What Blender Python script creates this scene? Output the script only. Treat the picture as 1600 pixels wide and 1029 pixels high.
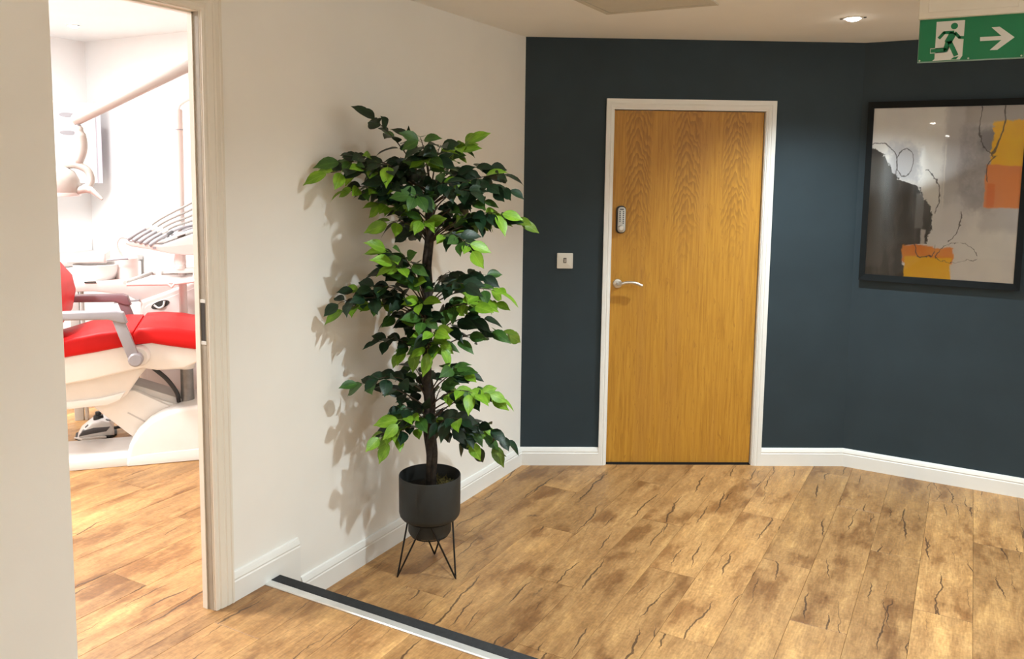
import bpy, bmesh, math, random
from mathutils import Vector, Matrix, Euler

# ------------------------------------------------------------------ clear
for o in list(bpy.data.objects):
    bpy.data.objects.remove(o, do_unlink=True)
scene = bpy.context.scene
COL = scene.collection
R = math.radians
random.seed(11)

# ------------------------------------------------------------------ camera
# World: corridor side wall is the plane x = 0 and runs along +Y; the lower corridor floor is z = 0.
cam_d = bpy.data.cameras.new('camera')
cam = bpy.data.objects.new('camera', cam_d)
COL.objects.link(cam)
cam.location = (2.1608, -4.0601, 1.647)
cam.rotation_euler = (1.46402, -0.01307, 0.50340)
cam_d.sensor_width = 36.0
cam_d.lens = 1305.084 / 1600 * 36.0
cam_d.shift_y = -(514.5 - 409.19) / 1600
cam_d.clip_start = 0.02
scene.camera = cam

# ------------------------------------------------------------------ world, exposure
wd = bpy.data.worlds.new('world')
scene.world = wd
wd.use_nodes = True
wd.node_tree.nodes['Background'].inputs[0].default_value = (1.0, 0.9, 0.78, 1)
wd.node_tree.nodes['Background'].inputs[1].default_value = 0.02
vs = scene.view_settings
vs.view_transform = 'Standard'
vs.look = 'None'
vs.exposure = 0.0
vs.gamma = 1.0
vs.use_curve_mapping = False

# lamp settings (the fittings themselves are built further down)
HALL = (0.87, 1.0, 1.04)     # as the camera's white balance renders the warm lamps
COOL = (0.95, 0.98, 1.0)
HALL_LAMPS = [  # x, y, watts, beam degrees
    (1.627, 0.141, 170, 124), (1.50, -1.60, 150, 144), (3.35, -7.50, 320, 150),  # the rear right lamp is unseen, added for more bounce light
    (1.167, -6.577, 240, 140), (1.008, -10.402, 200, 150), (3.42, -0.60, 108, 150), (3.42, -2.30, 148, 150), (3.42, -4.00, 70, 150),  # last three: unseen wall washers added to bounce fill off the side wall
]
SURGERY_PANELS = [(-1.90, -2.95, 125), (-2.35, -1.65, 70)]  # second panel is unseen, added to brighten the far surgery wall
SURGERY_SPOT = (-3.153, -0.485, 26)

# ------------------------------------------------------------------ dimensions
ZN = 0.162              # upper floor level
ZC = 2.3735             # corridor ceiling
ZS = 2.58               # surgery ceiling
TH = 0.5316             # direction of the dark wall with the door
PH = -0.0312            # direction of the dark wall with the picture
LB = 1.8524
A = Vector((0, 0))
DV = Vector((math.cos(TH), math.sin(TH)))
EV = Vector((math.cos(PH), math.sin(PH)))
B = DV * LB
XR = 3.70               # right side of the corridor
CC = B + EV * ((XR - B.x) / EV.x)
YSTEP = -1.895
SX = -3.75              # far side of the surgery

# ------------------------------------------------------------------ material helpers
class NT:
    def __init__(self, name):
        self.m = bpy.data.materials.new(name)
        self.m.use_nodes = True
        self.t = self.m.node_tree
        self.b = self.t.nodes['Principled BSDF']
    def n(self, typ, **kw):
        nd = self.t.nodes.new(typ)
        for k, v in kw.items():
            setattr(nd, k, v)
        return nd
    def set(self, sock, v):
        if isinstance(v, bpy.types.NodeSocket):
            self.t.links.new(v, sock)
        elif v is not None:
            if isinstance(v, (tuple, list)) and len(v) == 3 and sock.type == 'RGBA':
                v = tuple(v) + (1,)
            sock.default_value = v
    def math(self, op, a, b=None, c=None, clamp=False):
        nd = self.n('ShaderNodeMath', operation=op)
        nd.use_clamp = clamp
        for s, v in zip(nd.inputs, (a, b, c)):
            self.set(s, v)
        return nd.outputs[0]
    def mix(self, f, a, b, blend='MIX'):
        nd = self.n('ShaderNodeMix', data_type='RGBA', blend_type=blend)
        self.set(nd.inputs[0], f); self.set(nd.inputs[6], a); self.set(nd.inputs[7], b)
        return nd.outputs[2]
    def comb(self, x, y, z=0.0):
        nd = self.n('ShaderNodeCombineXYZ')
        for s, v in zip(nd.inputs, (x, y, z)):
            self.set(s, v)
        return nd.outputs[0]
    def sep(self, v):
        nd = self.n('ShaderNodeSeparateXYZ'); self.set(nd.inputs[0], v)
        return nd.outputs
    def noise(self, vec, scale=5, detail=2, rough=0.5, dist=0.0):
        nd = self.n('ShaderNodeTexNoise')
        if vec is not None: self.set(nd.inputs['Vector'], vec)
        nd.inputs['Scale'].default_value = scale; nd.inputs['Detail'].default_value = detail
        nd.inputs['Roughness'].default_value = rough; nd.inputs['Distortion'].default_value = dist
        return nd.outputs[0]
    def ramp(self, f, stops, interp='LINEAR'):
        nd = self.n('ShaderNodeValToRGB'); self.set(nd.inputs[0], f)
        cr = nd.color_ramp; cr.interpolation = interp
        while len(cr.elements) < len(stops): cr.elements.new(0.5)
        for e, (p, c) in zip(cr.elements, stops):
            e.position = p
            e.color = tuple(c) + (1,) if isinstance(c, (tuple, list)) else (c, c, c, 1)
        return nd.outputs[0]
    def range(self, v, a, b, c=0.0, d=1.0, smooth=True):
        nd = self.n('ShaderNodeMapRange')
        if smooth: nd.interpolation_type = 'SMOOTHSTEP'
        self.set(nd.inputs[0], v)
        for i, x in zip((1, 2, 3, 4), (a, b, c, d)): self.set(nd.inputs[i], x)
        return nd.outputs[0]
    def coord(self, kind='Object'):
        return self.n('ShaderNodeTexCoord').outputs[kind]
    def bump(self, h, strength=0.2, dist=0.002):
        nd = self.n('ShaderNodeBump'); nd.inputs['Strength'].default_value = strength
        nd.inputs['Distance'].default_value = dist
        self.set(nd.inputs['Height'], h); self.set(self.b.inputs['Normal'], nd.outputs[0])
    def out(self, color=None, rough=None, metal=None, spec=None, **kw):
        if color is not None: self.set(self.b.inputs['Base Color'], color)
        if rough is not None: self.set(self.b.inputs['Roughness'], rough)
        if metal is not None: self.b.inputs['Metallic'].default_value = metal
        if spec is not None: self.b.inputs['Specular IOR Level'].default_value = spec
        for k, v in kw.items(): self.set(self.b.inputs[k], v)
        return self.m

def plain(name, col, rough=0.5, metal=0.0, var=0.05, scale=14, bump=0.0, bscale=300, **kw):
    t = NT(name)
    co = t.coord()
    n = t.noise(co, scale, 3)
    c2 = tuple(max(0, x * (1 - 2 * var)) for x in col)
    c3 = tuple(min(1, x * (1 + var)) for x in col)
    c = t.ramp(n, [(0.3, c2), (0.7, c3)])
    if bump:
        t.bump(t.noise(co, bscale, 2), bump, 0.001)
    return t.out(c, rough, metal, **kw)

def emit(name, col, s):
    t = NT(name)
    return t.out(col, 0.4, **{'Emission Color': col, 'Emission Strength': s})

M = {}
M['wall'] = plain('white_wall_paint', (0.87, 0.85, 0.81), 0.75, var=0.012, scale=3, bump=0.12, bscale=420)
M['ceil'] = plain('ceiling_paint', (0.92, 0.905, 0.875), 0.85, var=0.01, scale=3, bump=0.08, bscale=400)
M['swall'] = plain('surgery_wall_paint', (0.84, 0.82, 0.80), 0.7, var=0.01, scale=3, bump=0.06)
M['trim'] = plain('white_satin_trim', (0.83, 0.82, 0.79), 0.35, var=0.01, scale=4)
M['cream'] = plain('cream_frame_paint', (0.80, 0.755, 0.67), 0.4, var=0.015, scale=4)
M['dark'] = plain('slate_blue_wall_paint', (0.028, 0.043, 0.053), 0.52, var=0.05, scale=4, bump=0.25, bscale=380, spec=0.22)
M['alu'] = plain('brushed_aluminium', (0.78, 0.78, 0.76), 0.35, 0.6, var=0.04)
M['blackgrip'] = plain('black_grip_insert', (0.012, 0.014, 0.016), 0.75, var=0.2, scale=60, bump=0.6, bscale=700)
M['steel'] = plain('satin_steel', (0.62, 0.60, 0.56), 0.3, 0.9, var=0.03)
M['lock'] = plain('lock_satin_grey', (0.50, 0.50, 0.48), 0.35, 0.7, var=0.03)
M['black'] = plain('black_plastic', (0.015, 0.015, 0.016), 0.45, var=0.1)
M['dkgrey'] = plain('dark_grey_plastic', (0.10, 0.10, 0.105), 0.4, var=0.05)
M['pot'] = plain('matt_charcoal_pot', (0.020, 0.023, 0.023), 0.55, var=0.06, scale=30)
M['wire'] = plain('black_wire', (0.012, 0.012, 0.012), 0.4, 0.3, var=0.05)
M['soil'] = plain('dark_soil', (0.018, 0.013, 0.009), 0.95, var=0.4, scale=60, bump=0.8, bscale=150)
M['moss'] = plain('dry_moss', (0.16, 0.13, 0.035), 0.9, var=0.4, scale=70)
M['bark'] = plain('dark_bark', (0.035, 0.026, 0.020), 0.8, var=0.45, scale=45, bump=0.8, bscale=90)
M['twig'] = plain('twig_brown', (0.06, 0.038, 0.022), 0.7, var=0.2, scale=60)
M['plate'] = plain('switch_plate', (0.66, 0.62, 0.55), 0.35, 0.1, var=0.01)
M['rocker'] = plain('switch_rocker', (0.30, 0.26, 0.22), 0.4, var=0.03)
M['slot'] = plain('dark_recess', (0.05, 0.045, 0.04), 0.8, var=0.05)
M['framewood'] = plain('black_picture_frame', (0.006, 0.008, 0.009), 0.6, var=0.1, spec=0.15)
M['green'] = plain('exit_sign_green', (0.0, 0.175, 0.066), 0.35, var=0.02)
M['signwhite'] = plain('exit_sign_white', (0.66, 0.66, 0.62), 0.4, var=0.01)
M['acrylic'] = plain('acrylic_edge', (0.20, 0.30, 0.26), 0.25, var=0.02)
M['housing'] = plain('sign_housing', (0.74, 0.69, 0.60), 0.45, var=0.015)
M['hatch'] = plain('hatch_paint', (0.62, 0.58, 0.50), 0.8, var=0.015)
M['lens'] = emit('lamp_lens', (1.0, 0.93, 0.84), 60.0)
M['lens2'] = emit('surgery_lamp_lens', (1.0, 0.96, 0.93), 14.0)
M['panel'] = emit('led_panel_diffuser', (1.0, 0.96, 0.93), 6.0)
M['white'] = plain('white_gloss_plastic', (0.82, 0.80, 0.775), 0.25, var=0.01)
M['ivory'] = plain('ivory_plastic', (0.80, 0.775, 0.73), 0.3, var=0.015)
M['shade'] = plain('pale_grey_plastic', (0.55, 0.53, 0.50), 0.35, var=0.02)
M['red'] = plain('red_upholstery', (0.60, 0.010, 0.010), 0.5, var=0.05, scale=8, bump=0.15, bscale=250, spec=0.2)
M['grey'] = plain('grey_armrest', (0.30, 0.285, 0.30), 0.4, var=0.03)
M['plum'] = plain('plum_grey_armrest', (0.20, 0.12, 0.13), 0.4, var=0.03)
M['pgrey'] = plain('piston_grey', (0.20, 0.19, 0.18), 0.35, 0.5, var=0.1, scale=30)
M['cup'] = plain('cupboard_white', (0.84, 0.83, 0.82), 0.3, var=0.01)
M['lav'] = plain('lavender_grey_tone', (0.56, 0.53, 0.60), 0.5, var=0.02)  # also the shade tone of the strip beside the wall cupboard
M['worktop'] = plain('grey_worktop', (0.62, 0.61, 0.60), 0.4, var=0.03)
M['armbeige'] = plain('beige_arm_plastic', (0.43, 0.38, 0.34), 0.4, var=0.01)
M['hose'] = plain('grey_hose', (0.33, 0.31, 0.29), 0.45, var=0.03)
M['bounce_white'] = plain('red_bounce_white_plastic', (0.70, 0.60, 0.565), 0.3, var=0.01)  # white plastic; the red upholstery's bounce light is put into its colour

def floor_mat(name, use_uv):
    t = NT(name)
    uv = t.coord('UV')
    x, y, _ = t.sep(uv)
    rnd = t.n('ShaderNodeObjectInfo').outputs['Random']
    grain = t.noise(t.comb(t.math('MULTIPLY', x, 1.6), t.math('MULTIPLY', y, 9.0)), 2.0, 6, 0.62, 0.4)
    col = t.ramp(grain, [(0.20, (0.27, 0.135, 0.048)), (0.42, (0.375, 0.198, 0.074)), (0.58, (0.455, 0.252, 0.098)), (0.80, (0.585, 0.350, 0.140))])
    patch = t.noise(t.comb(t.math('MULTIPLY', x, 1.3), t.math('MULTIPLY', y, 3.0), 4.0), 2.6, 4, 0.6)
    col = t.mix(t.range(patch, 0.50, 0.66), col, t.mix(1.0, col, (0.60, 0.52, 0.46), 'MULTIPLY'))
    col = t.mix(t.range(patch, 0.46, 0.32), col, t.mix(1.0, col, (1.22, 1.24, 1.2), 'MULTIPLY'))
    stain = t.noise(t.comb(t.math('MULTIPLY', x, 4.0), t.math('MULTIPLY', y, 7.0), 9.0), 1.7, 4, 0.7)
    col = t.mix(t.math('MULTIPLY', t.range(stain, 0.66, 0.78), 0.75), col, (0.10, 0.055, 0.030))
    fine = t.noise(t.comb(t.math('MULTIPLY', x, 26), t.math('MULTIPLY', y, 150)), 1.0, 3, 0.6)
    col = t.mix(0.55, col, t.ramp(fine, [(0.3, 0.30), (0.7, 0.68)]), 'OVERLAY')
    speck = t.noise(t.comb(t.math('MULTIPLY', x, 90), t.math('MULTIPLY', y, 40)), 1.0, 3, 0.7)
    col = t.mix(0.35, col, t.ramp(speck, [(0.35, 0.34), (0.65, 0.64)]), 'OVERLAY')
    # drying cracks: thin level lines of a stretched noise, kept only here and there
    def cracks(slant, pitch, freq, lo, seed, width):
        wob = t.math('MULTIPLY', t.math('SUBTRACT', t.noise(t.comb(t.math('MULTIPLY', x, 5.0), t.math('MULTIPLY', y, 3.0), seed), 1.0, 4, 0.6), 0.5), 0.085)
        vv = t.math('ADD', t.math('ADD', y, t.math('MULTIPLY', x, slant)), wob)
        q = t.math('DIVIDE', vv, pitch)
        idn = t.math('FLOOR', q)
        d = t.math('ABSOLUTE', t.math('SUBTRACT', t.math('FRACT', q), 0.5))
        on = t.noise(t.comb(t.math('MULTIPLY', x, freq), t.math('MULTIPLY', idn, 7.37), seed), 1.0, 1, 0.4)
        th = t.range(on, lo, lo + 0.16, 0.0, width / pitch)
        return t.math('MULTIPLY', t.math('LESS_THAN', d, th), t.range(on, lo, lo + 0.05))
    crack = t.math('MAXIMUM', cracks(0.10, 0.057, 2.2, 0.555, 3.0, 0.0046), cracks(-0.04, 0.079, 2.7, 0.575, 11.0, 0.0038))
    col = t.mix(t.math('MULTIPLY', crack, 0.78), col, (0.055, 0.028, 0.016))
    tone = t.ramp(rnd, [(0.0, (0.80, 0.79, 0.78)), (0.5, (0.98, 0.98, 0.98)), (1.0, (1.14, 1.13, 1.10))])
    col = t.mix(1.0, col, tone, 'MULTIPLY')
    t.bump(t.math('SUBTRACT', t.math('MULTIPLY', fine, 0.25), crack), 0.25, 0.0012)
    return t.out(col, t.range(fine, 0.2, 0.8, 0.36, 0.52), spec=0.45)
M['floor'] = floor_mat('rustic_oak_planks', True)
M['joint'] = plain('floor_joint', (0.07, 0.04, 0.022), 0.9, var=0.1)

def oak_mat():
    t = NT('oak_veneer')
    x, y, z = t.sep(t.coord())       # door leaf: x across, z up, metres from the lower hinge corner
    q = t.math('DIVIDE', x, 0.272)
    leafid = t.math('FLOOR', q)
    u = t.math('MULTIPLY', t.math('SUBTRACT', t.math('FRACT', q), 0.50), 0.272)
    warp = t.noise(t.comb(t.math('MULTIPLY', u, 5.0), t.math('MULTIPLY', leafid, 0.22), t.math('MULTIPLY', z, 2.0)), 2.4, 2, 0.5)
    warp2 = t.noise(t.comb(t.math('MULTIPLY', u, 38.0), t.math('MULTIPLY', leafid, 0.3), t.math('MULTIPLY', z, 9.0)), 1.2, 2, 0.5)
    uw = t.math('ADD', u, t.math('MULTIPLY', t.math('SUBTRACT', warp, 0.5), 0.05))
    au = t.math('SQRT', t.math('ADD', t.math('MULTIPLY', uw, uw), 0.00018))
    ph = t.math('ADD', t.math('ADD', z, t.math('MULTIPLY', au, 2.6)), t.math('MULTIPLY', warp2, 0.11))
    ph = t.math('ADD', ph, t.math('MULTIPLY', warp, 0.16))
    ring = t.math('FRACT', t.math('MULTIPLY', ph, 17.0))
    ringl = t.math('MULTIPLY', t.range(ring, 0.15, 0.85), t.range(ring, 1.0, 0.9))
    msk = t.math('MULTIPLY', t.range(t.math('ABSOLUTE', uw), 0.088, 0.055), t.range(t.math('ADD', z, t.math('MULTIPLY', warp, 0.5)), 1.35, 1.75))
    gr = t.noise(t.comb(t.math('MULTIPLY', x, 75), 0.0, t.math('MULTIPLY', z, 3.2)), 1.0, 4, 0.65, 0.6)
    gr2 = t.noise(t.comb(t.math('MULTIPLY', x, 9), 0.0, t.math('MULTIPLY', z, 0.7)), 1.0, 3, 0.5, 0.8)
    flk = t.noise(t.comb(t.math('MULTIPLY', x, 60), 3.0, t.math('MULTIPLY', z, 9)), 1.0, 3, 0.6, 1.5)
    base = t.ramp(gr, [(0.28, (0.36, 0.160, 0.016)), (0.5, (0.47, 0.225, 0.026)), (0.75, (0.57, 0.295, 0.040))])
    base = t.mix(t.range(gr2, 0.5, 0.7, 0, 0.35), base, (0.40, 0.185, 0.034))
    base = t.mix(t.math('MULTIPLY', t.range(flk, 0.60, 0.68), 0.5), base, (0.30, 0.13, 0.020))
    base = t.mix(t.math('MULTIPLY', t.math('MULTIPLY', ringl, msk), 0.55), base, (0.22, 0.092, 0.015))
    t.bump(gr, 0.12, 0.0006)
    return t.out(base, 0.42, spec=0.4)
M['oak'] = oak_mat()

def leaf_mat(name, c1, c2, vein, trans=0.0):
    t = NT(name)
    x, y, _ = t.sep(t.coord('UV'))
    rnd = t.n('ShaderNodeObjectInfo').outputs['Random']
    n = t.noise(t.comb(t.math('ADD', x, t.math('MULTIPLY', rnd, 20)), y), 2.4, 3)
    c = t.mix(t.range(n, 0.35, 0.68), c1, c2)
    mid = t.range(t.math('ABSOLUTE', t.math('SUBTRACT', x, 0.5)), 0.012, 0.035, 1, 0)
    sv = t.math('SINE', t.math('MULTIPLY', t.math('ADD', y, t.math('MULTIPLY', t.math('ABSOLUTE', t.math('SUBTRACT', x, 0.5)), -0.7)), 44))
    c = t.mix(t.math('MULTIPLY', t.range(sv, 0.9, 1.0), 0.3), c, vein)
    c = t.mix(t.math('MULTIPLY', mid, 0.6), c, vein)
    c = t.mix(1.0, c, t.ramp(rnd, [(0, 0.72), (1, 1.0)]), 'MULTIPLY')
    t.bump(sv, 0.1, 0.0008)
    m = t.out(c, 0.42, spec=0.35)
    return m
LM = {
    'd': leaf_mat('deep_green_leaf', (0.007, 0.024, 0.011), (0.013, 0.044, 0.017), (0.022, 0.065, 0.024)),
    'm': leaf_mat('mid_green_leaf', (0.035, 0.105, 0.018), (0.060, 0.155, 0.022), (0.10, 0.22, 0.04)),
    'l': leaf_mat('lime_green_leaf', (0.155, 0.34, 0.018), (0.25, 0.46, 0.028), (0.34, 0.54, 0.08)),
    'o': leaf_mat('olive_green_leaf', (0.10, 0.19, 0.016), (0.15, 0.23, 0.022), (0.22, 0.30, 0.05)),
}

# ------------------------------------------------------------------ mesh helpers
def link(name, me, mat=None, parent=None):
    o = bpy.data.objects.new(name, me)
    COL.objects.link(o)
    if mat is not None and me is not None and not me.materials:
        me.materials.append(mat)
    if parent is not None:
        o.parent = parent
    return o

def finish(bm, name, mat, parent=None, smooth=None):
    bmesh.ops.recalc_face_normals(bm, faces=bm.faces)
    me = bpy.data.meshes.new(name)
    bm.to_mesh(me); bm.free()
    if smooth is not None:
        me.polygons.foreach_set('use_smooth', [True] * len(me.polygons))
        try:
            me.set_sharp_from_angle(angle=R(smooth))
        except Exception:
            pass
    return link(name, me, mat, parent)

def bevel(bm, w, seg=2, edges=None):
    if w > 0:
        bmesh.ops.bevel(bm, geom=list(edges or bm.edges), offset=w, segments=seg, profile=0.5, affect='EDGES', clamp_overlap=True)

def add_box(bm, x0, x1, y0, y1, z0, z1):
    r = bmesh.ops.create_cube(bm, size=1.0)
    for v in r['verts']:
        v.co = Vector((x0 + (v.co.x + .5) * (x1 - x0), y0 + (v.co.y + .5) * (y1 - y0), z0 + (v.co.z + .5) * (z1 - z0)))

def box(name, b, mat, parent=None, bev=0.0, seg=2):
    bm = bmesh.new(); add_box(bm, *b); bevel(bm, bev, seg)
    return finish(bm, name, mat, parent, 40 if bev else None)

def boxes(name, bs, mat, parent=None):
    bm = bmesh.new()
    for b in bs: add_box(bm, *b)
    return finish(bm, name, mat, parent)

def add_prism(bm, pts3a, pts3b):
    va = [bm.verts.new(p) for p in pts3a]; vb = [bm.verts.new(p) for p in pts3b]
    n = len(va)
    bm.faces.new(va); bm.faces.new(vb[::-1])
    for i in range(n):
        bm.faces.new((va[i], vb[i], vb[(i + 1) % n], va[(i + 1) % n]))

def ext_y(name, prof, y0, y1, mat, parent=None, bev=0.0, seg=2, smooth=40):
    """profile in local x,z extruded along local y"""
    bm = bmesh.new()
    add_prism(bm, [(a, y0, z) for a, z in prof], [(a, y1, z) for a, z in prof])
    bmesh.ops.recalc_face_normals(bm, faces=bm.faces)
    if bev:
        es = [e for e in bm.edges if abs(e.verts[0].co.y - e.verts[1].co.y) < 1e-6]
        bevel(bm, bev, seg, es)
    return finish(bm, name, mat, parent, smooth)

def ext_z(name, prof, z0, z1, mat, parent=None, bev=0.0, seg=2, smooth=None):
    bm = bmesh.new()
    add_prism(bm, [(x, y, z0) for x, y in prof], [(x, y, z1) for x, y in prof])
    bmesh.ops.recalc_face_normals(bm, faces=bm.faces)
    if bev:
        es = [e for e in bm.edges if abs(e.verts[0].co.z - e.verts[1].co.z) < 1e-6]
        bevel(bm, bev, seg, es)
    return finish(bm, name, mat, parent, smooth)

def spline(pts, n=6):
    """Catmull-Rom through pts"""
    P = [Vector(p) for p in pts]
    if len(P) < 3: return P
    out = []
    for i in range(len(P) - 1):
        p0 = P[max(i - 1, 0)]; p1 = P[i]; p2 = P[i + 1]; p3 = P[min(i + 2, len(P) - 1)]
        for k in range(n):
            t = k / n
            out.append(0.5 * ((2 * p1) + (p2 - p0) * t + (2 * p0 - 5 * p1 + 4 * p2 - p3) * t * t + (3 * p1 - p0 - 3 * p2 + p3) * t ** 3))
    out.append(P[-1])
    return out

def add_tube(bm, pts, r, seg=10, caps=True, flat=None):
    pts = [Vector(p) for p in pts]
    n = len(pts)
    rs = r if isinstance(r, (list, tuple)) else [r] * n
    up = None; rings = []
    for i, p in enumerate(pts):
        t = (pts[min(i + 1, n - 1)] - pts[max(i - 1, 0)])
        if t.length < 1e-9: t = Vector((0, 0, 1))
        t.normalize()
        if up is None:
            up = Vector((0, 0, 1)) if abs(t.z) < 0.9 else Vector((1, 0, 0))
        s = t.cross(up); s.normalize(); up = s.cross(t); up.normalize()
        fx, fz = flat or (1, 1)
        rings.append([bm.verts.new(p + s * math.cos(2 * math.pi * k / seg) * rs[i] * fx + up * math.sin(2 * math.pi * k / seg) * rs[i] * fz) for k in range(seg)])
    for a, b in zip(rings, rings[1:]):
        for k in range(seg):
            bm.faces.new((a[k], a[(k + 1) % seg], b[(k + 1) % seg], b[k]))
    if caps:
        bm.faces.new(rings[0][::-1]); bm.faces.new(rings[-1])

def tube(name, pts, r, mat, parent=None, seg=10, smooth=50, flat=None):
    bm = bmesh.new(); add_tube(bm, pts, r, seg, True, flat)
    return finish(bm, name, mat, parent, smooth)

def add_lathe(bm, prof, c=(0, 0, 0), seg=32):
    rings = []
    for r, z in prof:
        if r < 1e-6:
            rings.append([bm.verts.new((c[0], c[1], c[2] + z))])
        else:
            rings.append([bm.verts.new((c[0] + r * math.cos(2 * math.pi * k / seg), c[1] + r * math.sin(2 * math.pi * k / seg), c[2] + z)) for k in range(seg)])
    for a, b in zip(rings, rings[1:]):
        for k in range(seg):
            k2 = (k + 1) % seg
            if len(a) == 1 and len(b) > 1: bm.faces.new((a[0], b[k2], b[k]))
            elif len(b) == 1 and len(a) > 1: bm.faces.new((a[k], a[k2], b[0]))
            elif len(a) > 1: bm.faces.new((a[k], a[k2], b[k2], b[k]))

def lathe(name, prof, mat, parent=None, c=(0, 0, 0), seg=32, smooth=35, M4=None):
    bm = bmesh.new(); add_lathe(bm, prof, c, seg)
    if M4 is not None: bmesh.ops.transform(bm, matrix=M4, verts=bm.verts)
    return finish(bm, name, mat, parent, smooth)

def poly(name, pts, mat, parent=None):
    bm = bmesh.new(); bm.faces.new([bm.verts.new(p) for p in pts])
    return finish(bm, name, mat, parent)

def empty(name, loc, rz=0.0):
    o = bpy.data.objects.new(name, None); COL.objects.link(o)
    o.empty_display_size = 0.05
    o.location = loc; o.rotation_euler = (0, 0, rz)
    return o

def tag(o, label, cat, group=None):
    o['label'] = label; o['category'] = cat
    if group: o['group'] = group
    return o

def struct(o, label=None):
    o['kind'] = 'structure'
    if label: o['label'] = label
    return o

def rnorm(d): return Vector((d.y, -d.x))

def sweep(name, pts, prof, mat, parent=None, z0=0.0, prev=None, nxt=None):
    """sweep an (offset, height) profile along a floor polyline, mitred; the room is on the right of the path"""
    P = [Vector(p) for p in pts]
    full = ([Vector(prev)] if prev is not None else []) + P + ([Vector(nxt)] if nxt is not None else [])
    k0 = 1 if prev is not None else 0
    bm = bmesh.new(); secs = []
    for i in range(len(P)):
        j = i + k0
        ns = []
        if j > 0: ns.append(rnorm((full[j] - full[j - 1]).normalized()))
        if j < len(full) - 1: ns.append(rnorm((full[j + 1] - full[j]).normalized()))
        if len(ns) == 2:
            m = (ns[0] + ns[1]).normalized(); m = m / m.dot(ns[0])
        else: m = ns[0]
        secs.append([bm.verts.new((P[i].x + m.x * d, P[i].y + m.y * d, z0 + z)) for d, z in prof])
    for a, b in zip(secs, secs[1:]):
        for k in range(len(prof)):
            k2 = (k + 1) % len(prof)
            bm.faces.new((a[k], a[k2], b[k2], b[k]))
    bm.faces.new(secs[0]); bm.faces.new(secs[-1][::-1])
    return finish(bm, name, mat, parent)

BASE = [(-0.004, 0), (0.018, 0), (0.018, 0.070), (0.0155, 0.0735), (0.0155, 0.0765), (0.017, 0.080), (0.013, 0.092), (0.009, 0.1005), (0.007, 0.102), (-0.004, 0.102)]

# ------------------------------------------------------------------ floors with planks
def clip(poly_, inside, inter):
    out = []
    for i in range(len(poly_)):
        a, b = poly_[i], poly_[(i + 1) % len(poly_)]
        ia, ib = inside(a), inside(b)
        if ia: out.append(a)
        if ia != ib: out.append(inter(a, b))
    return out

def clip_convex(pl, region):
    """region counter-clockwise"""
    for i in range(len(region)):
        p, q = Vector(region[i]), Vector(region[(i + 1) % len(region)])
        e = q - p
        f = lambda v: e.x * (v.y - p.y) - e.y * (v.x - p.x)
        def inter(a, b):
            fa, fb = f(a), f(b)
            return a + (b - a) * (fa / (fa - fb))
        pl = clip(pl, lambda v: f(v) >= -1e-9, inter)
        if len(pl) < 3: return []
    return pl

def planks(floor_obj, region, ztop, seed, x0=0.0, ysh=0.0, w=0.2, ln=1.25):
    rg = random.Random(seed)
    xs = [p[0] for p in region]; ys = [p[1] for p in region]
    k = math.floor((min(xs) - x0) / w) - 1
    g = 0.0005
    while x0 + k * w < max(xs):
        xa = x0 + k * w
        y = min(ys) - ln * ((k * 0.37 + ysh) % 1.0) - 0.1
        while y < max(ys):
            pl = [Vector((xa + g, y + g)), Vector((xa + w - g, y + g)), Vector((xa + w - g, y + ln - g)), Vector((xa + g, y + ln - g))]
            pl = clip_convex(pl, region)
            if len(pl) >= 3:
                area = abs(sum(pl[i].x * pl[(i + 1) % len(pl)].y - pl[(i + 1) % len(pl)].x * pl[i].y for i in range(len(pl)))) / 2
                if area > 0.002:
                    bm = bmesh.new(); uvl = bm.loops.layers.uv.new('UVMap')
                    ce = sum(pl, Vector((0, 0))) / len(pl)
                    def inset(p, d):
                        v = ce - p
                        return p + Vector((math.copysign(min(d, abs(v.x)), v.x), math.copysign(min(d, abs(v.y)), v.y)))
                    top = [bm.verts.new((*inset(p, 0.0009), ztop)) for p in pl]
                    mid = [bm.verts.new((p.x, p.y, ztop - 0.0007)) for p in pl]
                    bot = [bm.verts.new((p.x, p.y, ztop - 0.004)) for p in pl]
                    bm.faces.new(top)
                    for a, b in ((top, mid), (mid, bot)):
                        for i in range(len(pl)):
                            j = (i + 1) % len(pl)
                            bm.faces.new((a[i], b[i], b[j], a[j]))
                    ou, ov = rg.uniform(0, 40), rg.uniform(0, 40)
                    for f_ in bm.faces:
                        for l in f_.loops:
                            l[uvl].uv = (l.vert.co.y - y + ou, l.vert.co.x - xa + ov)
                    finish(bm, 'plank', M['floor'], floor_obj)
            y += ln
        k += 1

low_poly = [(0, YSTEP - 0.01), (XR, YSTEP - 0.01), (CC.x, CC.y), (B.x, B.y), (0, 0)]
fl = ext_z('floor', low_poly, -0.12, -0.003, M['joint'])
struct(fl, 'rustic oak plank floor of the lower landing, one step down')
planks(fl, low_poly, 0.0, 3, 0.06, 0.2)

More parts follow.
